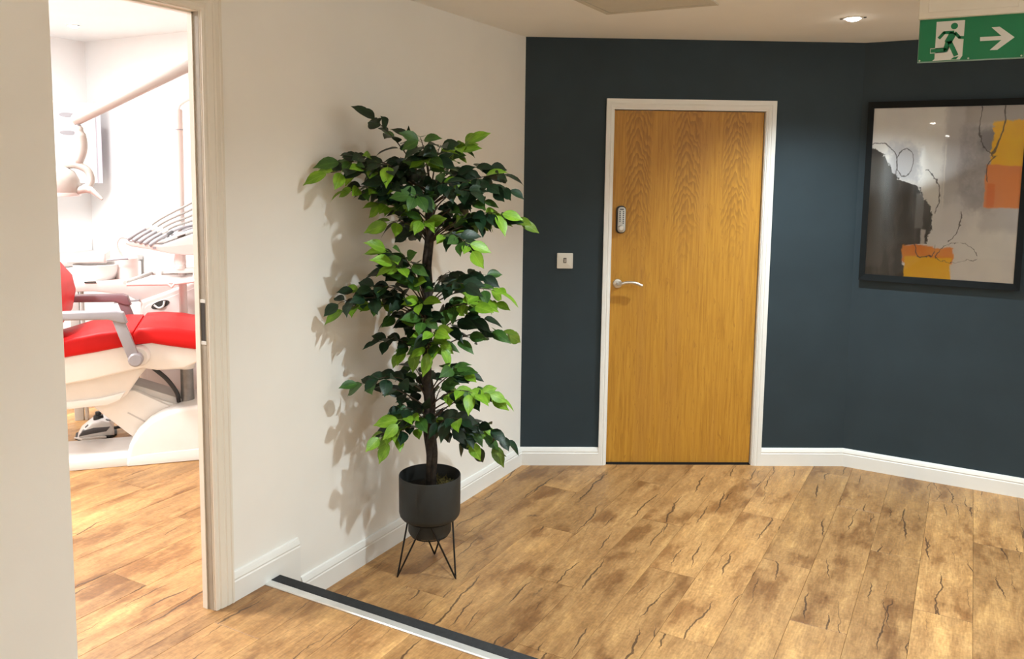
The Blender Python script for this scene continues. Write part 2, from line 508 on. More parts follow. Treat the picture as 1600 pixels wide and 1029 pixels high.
bm = bmesh.new()
add_box(bm, 0.0, XR, -12.0, YSTEP - 0.004, -0.12, ZN - 0.003)      # corridor side, its far face is the riser
add_box(bm, SX, -0.045, -4.6, 0.0, -0.12, ZN - 0.003)               # surgery side
add_box(bm, -0.045, 0.0, -3.0, -2.186, -0.12, ZN - 0.003)           # doorway
fu = finish(bm, 'floor', M['joint'])
struct(fu, 'rustic oak plank floor of the upper corridor and surgery')
planks(fu, [(0, -5.2), (XR, -5.2), (XR, -1.9725), (0, -1.9725)], ZN, 5, 0.06, 0.55)
planks(fu, [(SX, -4.6), (-0.045, -4.6), (-0.045, 0), (SX, 0)], ZN, 8, 0.06, 0.1)
planks(fu, [(-0.045, -3.0), (0, -3.0), (0, -2.186), (-0.045, -2.186)], ZN, 9, 0.06, 0.1)
box('back_covering', (0.0, XR, -12.0, -5.2, ZN - 0.004, ZN), plain('rear_floor', (0.40, 0.22, 0.09), 0.5), fu)

# step nosing: black grip insert with an aluminium flange on the upper floor side
ns = tag(empty('step_nosing', (0, -1.935, ZN)), 'black grip strip with silver edge along the step in the floor', 'step nosing')
ext = [(-1.9725, 0), (-1.9725, 0.002), (-1.969, 0.0045), (-1.940, 0.0045), (-1.940, 0.0), ]
def yz_prism(name, prof, x0, x1, mat, parent):
    bm = bmesh.new()
    add_prism(bm, [(x0, y + 1.935, z) for y, z in prof], [(x1, y + 1.935, z) for y, z in prof])
    return finish(bm, name, mat, parent)
yz_prism('aluminium_flange', [(-1.9725, 0), (-1.9725, 0.002), (-1.969, 0.005), (-1.9415, 0.005), (-1.9415, 0)], 0.019, XR, M['alu'], ns)
yz_prism('grip_insert', [(-1.941, -0.003), (-1.941, 0.0062), (-1.897, 0.0062), (-1.8945, 0.004), (-1.8945, -0.003)], 0.019, XR, M['blackgrip'], ns)
yz_prism('nose_lip', [(-1.8985, -0.035), (-1.8985, -0.003), (-1.8942, -0.003), (-1.8942, -0.035)], 0.019, XR, M['alu'], ns)

# ------------------------------------------------------------------ walls and ceilings
WT = 0.045
DY0, DY1 = -3.000, -2.186     # doorway of the surgery (inner faces of the lining)
DZ = 2.136                    # underside of its head lining
wl = boxes('wall_left', [
    (-WT, 0, DY1 + 0.02, 0.1, -0.1, ZS + 0.1),
    (-WT, 0, -12.0, DY0 - 0.02, -0.1, ZS + 0.1),
    (-WT, 0, DY0 - 0.02, DY1 + 0.02, DZ + 0.02, ZS + 0.1)], M['wall'])
struct(wl, 'white painted corridor wall beside the plant')
wn = box('wall_near', (0.0, 0.652, -12.0, -3.091, -0.1, ZC + 0.05), M['wall'], None, 0.003, 2)
struct(wn, 'pale wall end at the left edge of the picture')

# dark wall with the oak door: local frame x along the wall, y into the wall
def wall_local(name, bs, mat, rot, loc=(0, 0, 0)):
    o = boxes(name, bs, mat)
    o.rotation_euler = (0, 0, rot); o.location = loc
    return o
S0, S1, SH = 0.490, 1.322, 1.997      # lining inner faces and head of the oak door opening
o = wall_local('wall_back', [
    (0.0, S0 - 0.03, 0, 0.14, -0.1, ZC + 0.05), (S1 + 0.03, LB + 0.1, 0, 0.14, -0.1, ZC + 0.05),
    (S0 - 0.03, S1 + 0.03, 0, 0.14, SH + 0.03, ZC + 0.05)], M['dark'], TH)
struct(o, 'dark slate blue wall around the oak door')
o = wall_local('wall_right', [(-0.0, (XR - B.x) + 0.1, 0, 0.14, -0.1, ZC + 0.05)], M['dark'], PH, (B.x, B.y, 0))
struct(o, 'dark slate blue wall behind the framed picture')
struct(box('wall_side', (XR, XR + 0.12, -12.0, 1.2, -0.1, ZC + 0.05), M['wall']), 'white corridor wall to the right of the view')
struct(box('wall_rear', (0, XR, -12.12, -12.0, -0.1, ZC + 0.05), M['wall']), 'white end wall behind the viewer')
struct(box('wall_closet', (0.15, 1.6, 1.35, 1.4, -0.1, ZC), M['wall']), 'wall of the closed room behind the oak door')
cl_poly = [(0, -12.0), (XR, -12.0), (XR, 1.2), (0.7, 1.2), (0, 0.1)]
struct(ext_z('ceiling', cl_poly, ZC, ZC + 0.08, M['ceil']), 'white corridor ceiling')

struct(box('wall_surgery_back', (SX, -WT, 0.0, 0.12, -0.1, ZS + 0.1), M['swall']), 'white back wall of the surgery')
struct(box('wall_surgery_left', (SX - 0.12, SX, -4.7, 0.12, -0.1, ZS + 0.1), M['swall']), 'white far wall of the surgery behind the cupboards')
struct(box('wall_surgery_front', (SX, -WT, -4.72, -4.6, -0.1, ZS + 0.1), M['swall']), 'white wall of the surgery out of view')
struct(box('ceiling', (SX - 0.1, -WT, -4.7, 0.1, ZS, ZS + 0.08), M['swall']), 'white surgery ceiling')

# baseboards
o = sweep('baseboard_left', [(0, -1.776), (0, 0)], BASE, M['trim'], None, 0, None, (B.x, B.y)); struct(o, 'white baseboard along the wall behind the plant')
o = sweep('baseboard_back', [A, DV * 0.444], BASE, M['trim'], None, 0, (0, -1), None); struct(o, 'short white baseboard left of the oak door')
o = sweep('baseboard_back', [DV * 1.3757, B], BASE, M['trim'], None, 0, None, CC); struct(o, 'white baseboard right of the oak door')
o = sweep('baseboard_right', [B, CC], BASE, M['trim'], None, 0, A, None); struct(o, 'white baseboard below the framed picture')
# upper baseboard with a plinth that drops past the step
o = sweep('baseboard_near', [(0, -2.112), (0, -1.788)], BASE, M['trim'], None, ZN)
struct(o, 'white baseboard between the surgery doorway and the step')
box('plinth_drop', (-0.004, 0.0178, -1.893, -1.788, 0.0, ZN + 0.001), M['trim'], o)
o = sweep('baseboard_surgery', [(SX, 0), (-WT, 0)], BASE, M['trim'], None, ZN); struct(o, 'white baseboard on the surgery back wall')

# ------------------------------------------------------------------ oak door
d1 = empty('door_1', (0, 0, 0), TH); struct(d1, 'flush oak door with keypad lock and lever handle')
def arch_bar(name, pts, parent, mat, w, t=0.018):
    """architrave bar between two points in the wall plane; pts: outer a,b and inner a,b as (s,z)"""
    (oa, ob), (ia, ib) = pts
    lerp = lambda p, q, k: (p[0] + (q[0] - p[0]) * k, p[1] + (q[1] - p[1]) * k)
    secs = [(0.0, 0.0), (0.0, t), (0.45, t), (0.50, t * 0.82), (0.56, t * 0.82), (0.62, t * 0.92), (0.84, t * 0.72), (0.90, t * 0.5), (1.0, t * 0.5), (1.0, 0.0)]
    bm = bmesh.new()
    A_ = [bm.verts.new((lerp(oa, ia, k)[0], -d, lerp(oa, ia, k)[1])) for k, d in secs]
    B_ = [bm.verts.new((lerp(ob, ib, k)[0], -d, lerp(ob, ib, k)[1])) for k, d in secs]
    n = len(secs)
    for i in range(n):
        j = (i + 1) % n
        bm.faces.new((A_[i], A_[j], B_[j], B_[i]))
    bm.faces.new(A_); bm.faces.new(B_[::-1])
    return finish(bm, name, mat, parent)
OL, OR_, OT = 0.444, 1.3757, 2.053
IL, IR_, IT = S0 - 0.004, S1 + 0.004, SH + 0.004
arch_bar('architrave', (((OL, 0), (OL, OT)), ((IL, 0), (IL, IT))), d1, M['trim'], 0.05)
arch_bar('architrave', (((OR_, 0), (OR_, OT)), ((IR_, 0), (IR_, IT))), d1, M['trim'], 0.05)
arch_bar('architrave', (((OL, OT), (OR_, OT)), ((IL, IT), (IR_, IT))), d1, M['trim'], 0.05)
boxes('lining', [(S0 - 0.028, S0, -0.002, 0.12, 0, SH), (S1, S1 + 0.028, -0.002, 0.12, 0, SH), (S0 - 0.028, S1 + 0.028, -0.002, 0.12, SH, SH + 0.028)], M['trim'], d1)
boxes('door_stop', [(S0, S0 + 0.012, 0.066, 0.09, 0, SH), (S1 - 0.012, S1, 0.066, 0.09, 0, SH), (S0, S1, 0.066, 0.09, SH - 0.012, SH)], M['trim'], d1)
DYF = 0.018       # front face of the leaf, slightly recessed in the lining
leaf = box('door_leaf', (0.0, S1 - S0 - 0.006, 0, 0.044, 0, SH - 0.012), M['oak'], d1, 0.001, 1)
leaf.location = (S0 + 0.003, DYF, 0.008)
# keypad lock
kp = empty('keypad_lock', (0, 0, 0)); kp.parent = d1
kp['label'] = 'grey push-button keypad lock'
KX, KZ0, KZ1 = 0.541, 1.320, 1.471
def rrect(cx, cz, w, h, r, n=6):
    pts = []
    for qx, qz, a0 in ((1, 1, 0), (-1, 1, 90), (-1, -1, 180), (1, -1, 270)):
        for k in range(n + 1):
            a = R(a0 + 90 * k / n)
            pts.append((cx + qx * (w / 2 - r) + r * math.cos(a), cz + qz * (h / 2 - r) + r * math.sin(a)))
    return pts
ext_y('backplate', rrect(KX, (KZ0 + KZ1) / 2, 0.054, 0.153, 0.022), DYF - 0.012, DYF, M['black'], kp, 0.002)
ext_y('cover', rrect(KX + 0.002, (KZ0 + KZ1) / 2, 0.043, 0.140, 0.018), DYF - 0.022, DYF - 0.012, M['lock'], kp, 0.003)
ext_y('clear_button', rrect(KX + 0.002, KZ1 - 0.018, 0.022, 0.007, 0.002), DYF - 0.0245, DYF - 0.021, M['dkgrey'], kp, 0.0006)
for i in range(2):
    for j in range(7):
        if j == 6 and i == 0: continue
        b_ = lathe('button', [(0, 0.0036), (0.0036, 0.0032), (0.0042, 0.0)], M['dkgrey'], kp, seg=10, M4=Matrix.Rotation(R(90), 4, 'X'))
        b_.location = (KX - 0.0075 + 0.019 * i, DYF - 0.0215, KZ1 - 0.031 - 0.0105 * j)
kb = lathe('turn_knob', [(0, 0.016), (0.012, 0.016), (0.0145, 0.013), (0.0155, 0.0)], M['steel'], kp, seg=20, M4=Matrix.Rotation(R(90), 4, 'X'))
kb.location = (KX, DYF - 0.020, KZ0 + 0.030)
# lever handle
hd = empty('lever_handle', (0, 0, 0)); hd.parent = d1; hd['label'] = 'curved satin steel lever handle'
HX, HZ = 0.532, 1.038
rs = lathe('rose', [(0, 0.010), (0.018, 0.010), (0.0245, 0.008), (0.026, 0.005), (0.026, 0.0)], M['steel'], hd, seg=28, M4=Matrix.Rotation(R(90), 4, 'X')); rs.location = (HX, DYF, HZ)
tube('lever', spline([(HX, DYF - 0.006, HZ), (HX, DYF - 0.036, HZ), (HX + 0.010, DYF - 0.050, HZ + 0.003), (HX + 0.045, DYF - 0.053, HZ + 0.012), (HX + 0.09, DYF - 0.053, HZ + 0.010), (HX + 0.13, DYF - 0.052, HZ - 0.006)], 6), 0.0095, M['steel'], hd, 12, 60, (1.0, 0.9))

# ------------------------------------------------------------------ surgery doorway
d2 = empty('door_2', (0, DY1, ZN)); struct(d2, 'cream door frame of the open surgery doorway')
d2o = Vector((0, DY1, ZN))
def loc2(b): return (b[0], b[1], b[2] - DY1, b[3] - DY1, b[4] - ZN, b[5] - ZN)
boxes('lining', [loc2((-WT - 0.002, 0.003, DY1, DY1 + 0.022, ZN, DZ + 0.022)), loc2((-WT - 0.002, 0.003, DY0 - 0.022, DY0, ZN, DZ + 0.022)), loc2((-WT - 0.002, 0.003, DY0, DY1, DZ, DZ + 0.022))], M['cream'], d2)
boxes('door_stop', [loc2((-WT - 0.002, -0.026, DY1 - 0.005, DY1, ZN, DZ)), loc2((-WT - 0.002, -0.026, DY0, DY0 + 0.005, ZN, DZ)), loc2((-WT - 0.002, -0.026, DY0, DY1, DZ - 0.005, DZ))], M['cream'], d2)
box('seal_groove', loc2((-0.026, -0.001, DY1 - 0.0012, DY1, ZN, DZ)), plain('weather_seal', (0.36, 0.32, 0.26), 0.6), d2)
for z in (1.080, 1.218):
    box('keep_plate', loc2((-0.027, 0.0, DY1 - 0.003, DY1 - 0.001, z - 0.006, z + 0.006)), M['signwhite'], d2, 0.0008, 1)
box('keep_recess', loc2((-0.023, -0.004, DY1 - 0.0022, DY1 - 0.001, 1.086, 1.212)), M['slot'], d2)
def arch2(oa, ob, ia, ib):
    """architrave on the x = 0 plane, points as (y, z)"""
    t = 0.020
    secs = [(0.0, 0.0), (0.0, t), (0.10, t), (0.14, t * 0.86), (0.36, t * 0.92), (0.42, t * 0.78), (0.50, t * 0.85), (0.72, t * 0.72), (0.78, t * 0.55), (0.9, t * 0.62), (1.0, t * 0.5), (1.0, 0.0)]
    lerp = lambda p, q, k: (p[0] + (q[0] - p[0]) * k, p[1] + (q[1] - p[1]) * k)
    bm = bmesh.new()
    A_ = []; B_ = []
    for k, d in secs:
        p = lerp(oa, ia, k); A_.append(bm.verts.new((d, p[0] - DY1, p[1] - ZN)))
        p = lerp(ob, ib, k); B_.append(bm.verts.new((d, p[0] - DY1, p[1] - ZN)))
    n = len(secs)
    for i in range(n):
        j = (i + 1) % n
        bm.faces.new((A_[i], A_[j], B_[j], B_[i]))
    bm.faces.new(A_); bm.faces.new(B_[::-1])
    return finish(bm, 'architrave', M['cream'], d2)
ya, yb, za = -2.112, DY0 - 0.085, DZ + 0.085
arch2((ya, ZN), (ya, za), (DY1 + 0.002, ZN), (DY1 + 0.002, DZ + 0.004))
arch2((yb, ZN), (yb, za), (DY0 - 0.004, ZN), (DY0 - 0.004, DZ + 0.004))
arch2((yb, za), (ya, za), (DY0 - 0.004, DZ + 0.004), (DY1 + 0.002, DZ + 0.004))

# ------------------------------------------------------------------ lamps
def downlight(x, y, z, watts, colour, lens, label, spot=R(170), seen=True):
    r = tag(empty('recessed_downlight', (x, y, z)), label, 'downlight', 'recessed ceiling downlights')
    lathe('bezel', [(0.030, 0.004), (0.033, -0.004), (0.043, -0.0045), (0.046, -0.001), (0.046, 0.001)], M['trim'], r, seg=28)
    lathe('lamp_lens', [(0.031, -0.003), (0.026, -0.010), (0.016, -0.0135), (0, -0.0145)], lens, r, seg=24)
    if seen:
        for sx in (-1, 1):
            c_ = box('spring_clip', (-0.006, 0.006, -0.004, 0.004, -0.004, 0.002), M['dkgrey'], r, 0.0008, 1); c_.location = (sx * 0.051, 0, 0)
    ld = bpy.data.lights.new('downlight_lamp', 'SPOT'); ld.energy = watts; ld.color = colour
    ld.spot_size = spot; ld.spot_blend = 0.9; ld.shadow_soft_size = 0.03
    lo = bpy.data.objects.new('downlight_lamp', ld); COL.objects.link(lo); lo.parent = r
    lo.location = (0, 0, -0.022)
    return r
labs = ['glowing round downlight in the ceiling left of the exit sign', 'round downlight in the ceiling in front of the plant', 'unseen downlight added for bounce fill far behind the viewer on the right',
        'round downlight reflected higher in the picture glass', 'round downlight reflected lower in the picture glass', 'unseen downlight added for bounce fill right of the exit sign', 'unseen downlight added for bounce fill right of the step', 'unseen downlight added for bounce fill right of the viewer']
for (x, y, w, bd), lb in zip(HALL_LAMPS, labs):
    downlight(x, y, ZC, w, HALL, M['lens'], lb, R(bd))
downlight(SURGERY_SPOT[0], SURGERY_SPOT[1], ZS, SURGERY_SPOT[2], COOL, M['lens2'], 'glowing downlight in the surgery ceiling seen through the doorway', R(150))
for i, (x, y, w) in enumerate(SURGERY_PANELS):
    r = tag(empty('ceiling_light_panel', (x, y, ZS)), ['square LED panel in the surgery ceiling near the doorway', 'unseen LED panel added to brighten the surgery above the dental chair'][i], 'ceiling light', 'surgery ceiling panels')
    boxes('frame', [(-0.30, 0.30, -0.30, -0.28, -0.012, 0), (-0.30, 0.30, 0.28, 0.30, -0.012, 0), (-0.30, -0.28, -0.28, 0.28, -0.012, 0), (0.28, 0.30, -0.28, 0.28, -0.012, 0)], M['trim'], r)
    box('diffuser', (-0.28, 0.28, -0.28, 0.28, -0.008, -0.001), M['panel'], r)
    ld = bpy.data.lights.new('panel_lamp', 'AREA'); ld.energy = w; ld.color = COOL; ld.size = 0.5
    lo = bpy.data.objects.new('panel_lamp', ld); COL.objects.link(lo); lo.parent = r; lo.location = (0, 0, -0.014)

# ------------------------------------------------------------------ ceiling hatch
hx0, hx1, hy0, hy1 = 0.645, 1.160, -0.945, -0.430
h = tag(empty('ceiling_access_panel', ((hx0 + hx1) / 2, (hy0 + hy1) / 2, ZC)), 'square access panel set flush in the corridor ceiling', 'access panel')
hw = (hx1 - hx0) / 2
boxes('frame', [(-hw, hw, -hw, -hw + 0.025, -0.006, 0), (-hw, hw, hw - 0.025, hw, -0.006, 0), (-hw, -hw + 0.025, -hw + 0.025, hw - 0.025, -0.006, 0), (hw - 0.025, hw, -hw + 0.025, hw - 0.025, -0.006, 0)], M['hatch'], h)
box('panel', (-hw + 0.029, hw - 0.029, -hw + 0.029, hw - 0.029, -0.004, 0), M['hatch'], h, 0.001, 1)

# ------------------------------------------------------------------ exit sign
PX0, PX1, PZ0, PZ1, PY = 1.934, 2.296, 2.098, 2.264, -0.33
ex = tag(empty('exit_sign', ((PX0 + PX1) / 2, PY, PZ1)), 'green exit sign with white running figure and arrow under the ceiling', 'exit sign')
pw, phh = PX1 - PX0, PZ1 - PZ0
box('housing', (-pw / 2 - 0.004, pw / 2 + 0.004, -0.028, 0.028, 0.0, ZC - PZ1), M['housing'], ex, 0.002, 1)
box('housing_cover', (-pw / 2 + 0.03, pw / 2 - 0.03, -0.031, -0.027, 0.022, 0.088), M['housing'], ex, 0.001, 1)
box('acrylic_panel', (-pw / 2, pw / 2, -0.003, 0.004, -phh, 0.002), M['acrylic'], ex, 0.0008, 1)
box('green_face', (-pw / 2 + 0.002, pw / 2 - 0.002, -0.004, -0.0029, -phh + 0.005, 0.001), M['green'], ex)
def suv(u, v, d): return ((u - 0.5) * pw, -0.004 - d, (v - 1.0) * phh)
def sign_poly(bm, pts, d, th=0.0004):
    add_prism(bm, [suv(u, v, d) for u, v in pts], [suv(u, v, d + th) for u, v in pts])
def stroke(bm, pts, w, d):
    P = [Vector(((u) * pw, v * phh)) for u, v in pts]
    for a, b in zip(P, P[1:]):
        t = (b - a).normalized(); n = Vector((-t.y, t.x)) * w / 2
        q = [a + n, b + n, b - n, a - n]
        sign_poly(bm, [(p.x / pw, p.y / phh) for p in q], d)
    for p in P[1:-1]:
        sign_poly(bm, [((p.x + w / 2 * math.cos(k * math.pi / 6)) / pw, (p.y + w / 2 * math.sin(k * math.pi / 6)) / phh) for k in range(12)], d)
bm = bmesh.new()
sign_poly(bm, [(0.166, 0.934), (0.436, 0.934), (0.432, 0.124), (0.410, 0.043), (0.375, 0.043), (0.147, 0.037), (0.167, 0.075)], 0.0)
stroke(bm, [(0.285, 0.40), (0.267, 0.274), (0.120, 0.268)], 0.0195, 0.0)
finish(bm, 'door_symbol', M['signwhite'], ex)
bm = bmesh.new()
sign_poly(bm, [(0.339 + 0.034 * math.cos(k * math.pi / 10), 0.812 + 0.074 * math.sin(k * math.pi / 10)) for k in range(20)], 0.0006)
stroke(bm, [(0.196, 0.545), (0.244, 0.672), (0.341, 0.676)], 0.0118, 0.0006)
stroke(bm, [(0.335, 0.665), (0.286, 0.44)], 0.0255, 0.0006)
stroke(bm, [(0.345, 0.665), (0.393, 0.546), (0.450, 0.535)], 0.0112, 0.0006)
stroke(bm, [(0.300, 0.47), (0.374, 0.131)], 0.0165, 0.0006)
stroke(bm, [(0.282, 0.469), (0.267, 0.274), (0.124, 0.268)], 0.0140, 0.0006)
sign_poly(bm, [(0.322, 0.05), (0.352, 0.10), (0.398, 0.112), (0.376, 0.05)], 0.0006)
finish(bm, 'running_figure', M['green'], ex)
bm = bmesh.new()
sign_poly(bm, [(0.587, 0.525), (0.782, 0.525), (0.685, 0.732), (0.760, 0.734), (0.902, 0.479), (0.753, 0.217), (0.684, 0.220), (0.785, 0.434), (0.589, 0.434)], 0.0)
finish(bm, 'arrow_symbol', M['signwhite'], ex)
for u, v in [(0.022, 0.052), (0.49, 0.058), (0.975, 0.060)]:
    b_ = lathe('fixing_screw', [(0, 0.003), (0.0028, 0.0025), (0.0034, 0)], M['steel'], ex, seg=12, M4=Matrix.Rotation(R(90), 4, 'X'))
    b_.location = suv(u, v, 0)

# ------------------------------------------------------------------ light switch
sw = tag(empty('light_switch', (DV.x * 0.2333, DV.y * 0.2333, 1.165), TH), 'square satin switch plate on the dark wall left of the oak door', 'light switch')
ext_y('plate', rrect(0, 0, 0.088, 0.086, 0.004), -0.009, 0.0, M['plate'], sw, 0.002)
ext_y('rocker_surround', rrect(0, 0.002, 0.017, 0.028, 0.002), -0.0096, -0.008, M['slot'], sw)
rk = ext_y('rocker', rrect(0, 0, 0.0125, 0.022, 0.001), -0.0135, -0.008, M['rocker'], sw, 0.0006); rk.location = (0, 0, 0.002); rk.rotation_euler = (R(4), 0, 0)
box('indicator', (-0.0035, 0.0035, -0.0142, -0.013, -0.003, 0.001), M['plate'], sw)

# ------------------------------------------------------------------ framed picture
pic = tag(empty('framed_picture', (B.x + EV.x * 0.42, B.y + EV.y * 0.42, 1.056), PH), 'abstract painting in a black frame on the dark wall', 'picture')
FX0, FX1, FZ0, FZ1 = 0.036 - 0.42, 0.804 - 0.42, 0.024, 0.996
QX0, QX1, QZ0, QZ1 = 0.066 - 0.42, 0.774 - 0.42, 0.058, 0.962
FD = 0.030
def frame_bar(name, o1, o2, i2, i1):
    bm = bmesh.new()
    vs_ = []
    for (x, z), d in ((o1, 0), (o2, 0), (i2, 0), (i1, 0), (o1, FD), (o2, FD), (i2, FD * 0.8), (i1, FD * 0.8)):
        vs_.append(bm.verts.new((x, -d, z)))
    for f in ((0, 1, 2, 3), (4, 5, 6, 7), (0, 1, 5, 4), (1, 2, 6, 5), (2, 3, 7, 6), (3, 0, 4, 7)):
        bm.faces.new([vs_[k] for k in f])
    return finish(bm, name, M['framewood'], pic)
oc = [(FX0, FZ0), (FX1, FZ0), (FX1, FZ1), (FX0, FZ1)]; ic = [(QX0, QZ0), (QX1, QZ0), (QX1, QZ1), (QX0, QZ1)]
for k in range(4):
    frame_bar('frame_bar', oc[k], oc[(k + 1) % 4], ic[(k + 1) % 4], ic[k])

def art_mat():
    t = NT('abstract_painting')
    x, y, z = t.sep(t.coord())     # print object: u = x / width, v = z / height
    u = t.math('DIVIDE', x, QX1 - QX0); v = t.math('DIVIDE', z, QZ1 - QZ0)
    P = t.comb(u, v, 0.0)
    ne = t.noise(P, 18, 5, 0.75); n2 = t.noise(P, 4.0, 4, 0.6); n3 = t.noise(t.comb(u, v, 5.0), 7, 4, 0.65)
    def jit(c, k, nn): return t.math('ADD', c, t.math('MULTIPLY', t.math('SUBTRACT', nn, 0.5), k))
    def boxm(u0, u1, v0, v1, k=0.05, s=0.006):
        uu, vv = jit(u, k, ne), jit(v, k, n3)
        a = t.math('MULTIPLY', t.range(uu, u0 - s, u0 + s), t.range(uu, u1 + s, u1 - s))
        b = t.math('MULTIPLY', t.range(vv, v0 - s, v0 + s), t.range(vv, v1 + s, v1 - s))
        return t.math('MULTIPLY', a, b)
    col = t.ramp(n2, [(0.30, (0.74, 0.72, 0.71)), (0.55, (0.82, 0.80, 0.765)), (0.8, (0.88, 0.86, 0.83))])
    # lavender grey washes
    col = t.mix(t.math('MULTIPLY', boxm(0.50, 0.66, 0.28, 1.1, 0.10, 0.03), 0.75), col, (0.48, 0.46, 0.47))
    col = t.mix(t.math('MULTIPLY', boxm(0.60, 0.83, 0.40, 0.90, 0.16, 0.03), 0.85), col, t.ramp(ne, [(0.35, (0.30, 0.285, 0.31)), (0.7, (0.47, 0.445, 0.47))]))
    col = t.mix(t.math('MULTIPLY', boxm(0.62, 1.1, 0.90, 1.1, 0.05, 0.015), 0.8), col, (0.40, 0.37, 0.36))
    col = t.mix(t.math('MULTIPLY', boxm(0.72, 0.84, 0.74, 0.86, 0.12, 0.02), 0.8), col, (0.24, 0.235, 0.26))
    col = t.mix(t.math('MULTIPLY', boxm(0.76, 1.1, 0.29, 0.44, 0.10, 0.03), 0.7), col, (0.55, 0.52, 0.52))
    col = t.mix(t.math('MULTIPLY', boxm(0.12, 0.34, 0.57, 0.79, 0.20, 0.03), 0.7), col, (0.46, 0.46, 0.50))
    col = t.mix(t.math('MULTIPLY', boxm(0.505, 0.512, 0.40, 0.78, 0.02, 0.004), 0.9), col, (0.82, 0.79, 0.74))
    col = t.mix(t.math('MULTIPLY', boxm(0.42, 0.66, 0.22, 0.46, 0.22, 0.05), 0.8), col, (0.76, 0.74, 0.74))
    # black mass: its right-hand edge as a function of height
    fc = t.n('ShaderNodeFloatCurve')
    cv = fc.mapping.curves[0]
    pts = [(0.0, 0.29), (0.10, 0.27), (0.185, 0.27), (0.20, 0.42), (0.30, 0.45), (0.40, 0.44), (0.47, 0.39), (0.545, 0.33), (0.575, 0.20), (0.66, 0.13), (0.73, 0.08), (0.765, 0.0), (1.0, 0.0)]
    cv.points[0].location = pts[0]; cv.points[1].location = pts[-1]
    for p in pts[1:-1]: cv.points.new(*p)
    for p in cv.points: p.handle_type = 'VECTOR'
    fc.mapping.update()
    t.set(fc.inputs['Value'], jit(v, 0.03, n3))
    edge = t.math('SUBTRACT', t.math('ADD', fc.outputs[0], t.math('MULTIPLY', t.math('SUBTRACT', ne, 0.5), 0.13)), u)
    bm_ = t.math('MULTIPLY', t.range(edge, -0.004, 0.006), t.range(v, 0.775, 0.755))
    stre = t.noise(t.comb(t.math('MULTIPLY', jit(u, 0.10, n3), 9), t.math('MULTIPLY', v, 1.6), 2.0), 1.2, 4, 0.6)
    blk = t.ramp(stre, [(0.40, (0.006, 0.004, 0.005)), (0.54, (0.010, 0.008, 0.008)), (0.62, (0.045, 0.041, 0.036)), (0.74, (0.10, 0.094, 0.088))])
    lowg = t.math('MULTIPLY', boxm(-0.1, 0.11, 0.05, 0.72, 0.10, 0.02), 1.0)
    blk = t.mix(t.math('MULTIPLY', lowg, 0.7), blk, (0.060, 0.056, 0.050))
    blk = t.mix(t.math('MULTIPLY', boxm(0.33, 0.385, 0.29, 0.50, 0.03, 0.006), 0.9), blk, (0.17, 0.165, 0.17))
    blk = t.mix(t.math('MULTIPLY', boxm(0.375, 0.405, 0.19, 0.285, 0.04, 0.006), 0.95), blk, (0.55, 0.52, 0.50))
    blk = t.mix(t.math('MULTIPLY', t.range(ne, 0.70, 0.73), 0.7), blk, (0.45, 0.42, 0.40))
    col = t.mix(bm_, col, blk)
    # colour blocks
    org = t.ramp(n3, [(0.35, (0.86, 0.26, 0.006)), (0.7, (0.92, 0.37, 0.02))])
    yel = t.ramp(n3, [(0.35, (0.95, 0.52, 0.002)), (0.7, (0.97, 0.60, 0.004))])
    col = t.mix(boxm(0.255, 0.60, 0.085, 0.185, 0.07), col, org)
    col = t.mix(boxm(0.275, 0.59, -0.1, 0.125, 0.05), col, yel)
    col = t.mix(boxm(0.805, 1.1, 0.63, 0.915, 0.08), col, yel)
    col = t.mix(boxm(0.775, 1.1, 0.425, 0.665, 0.04), col, (0.84, 0.28, 0.045))
    col = t.mix(boxm(0.79, 0.84, 0.43, 0.56, 0.02), col, (0.80, 0.19, 0.008))
    # charcoal lines: thin arcs
    def arc(cx, cy, r, sx, sy, k, w, u0, u1, v0, v1):
        du = t.math('DIVIDE', t.math('SUBTRACT', jit(u, k, n2), cx), sx); dv = t.math('DIVIDE', t.math('SUBTRACT', jit(v, k, n3), cy), sy)
        d = t.math('SQRT', t.math('ADD', t.math('MULTIPLY', du, du), t.math('MULTIPLY', dv, dv)))
        l = t.range(t.math('ABSOLUTE', t.math('SUBTRACT', d, r)), w * 0.5, w, 1, 0)
        return t.math('MULTIPLY', l, t.math('MULTIPLY', t.math('MULTIPLY', t.range(u, u0, u0 + 0.002), t.range(u, u1, u1 - 0.002)), t.math('MULTIPLY', t.range(v, v0, v0 + 0.002), t.range(v, v1, v1 - 0.002))))
    lines = [arc(0.235, 0.68, 0.085, 0.75, 1.0, 0.10, 0.0045, 0.14, 0.32, 0.58, 0.79), arc(0.05, 0.66, 0.13, 1, 1, 0.08, 0.004, 0.0, 0.20, 0.60, 0.80),
             arc(0.30, 0.45, 0.19, 1, 1.1, 0.14, 0.004, 0.38, 0.55, 0.38, 0.64), arc(0.92, 0.92, 0.21, 1, 1.2, 0.16, 0.005, 0.70, 0.82, 0.60, 1.0),
             arc(0.78, 0.98, 0.10, 1, 2.6, 0.10, 0.006, 0.80, 0.90, 0.66, 1.0), arc(0.62, 0.15, 0.12, 1.2, 0.5, 0.16, 0.004, 0.46, 0.76, 0.06, 0.22),
             arc(0.48, 0.36, 0.16, 1, 1, 0.12, 0.004, 0.56, 0.68, 0.18, 0.40), arc(0.40, 0.19, 0.07, 1, 1, 0.10, 0.004, 0.30, 0.48, 0.11, 0.20),
             arc(0.95, 0.62, 0.17, 1, 0.8, 0.10, 0.005, 0.72, 0.85, 0.57, 0.72)]
    for l in lines:
        col = t.mix(t.math('MULTIPLY', l, 0.85), col, (0.045, 0.035, 0.035))
    return t.out(col, 0.6)
pr = box('print', (0, QX1 - QX0, 0, 0.004, 0, QZ1 - QZ0), art_mat(), pic); pr.location = (QX0, -0.018, QZ0)
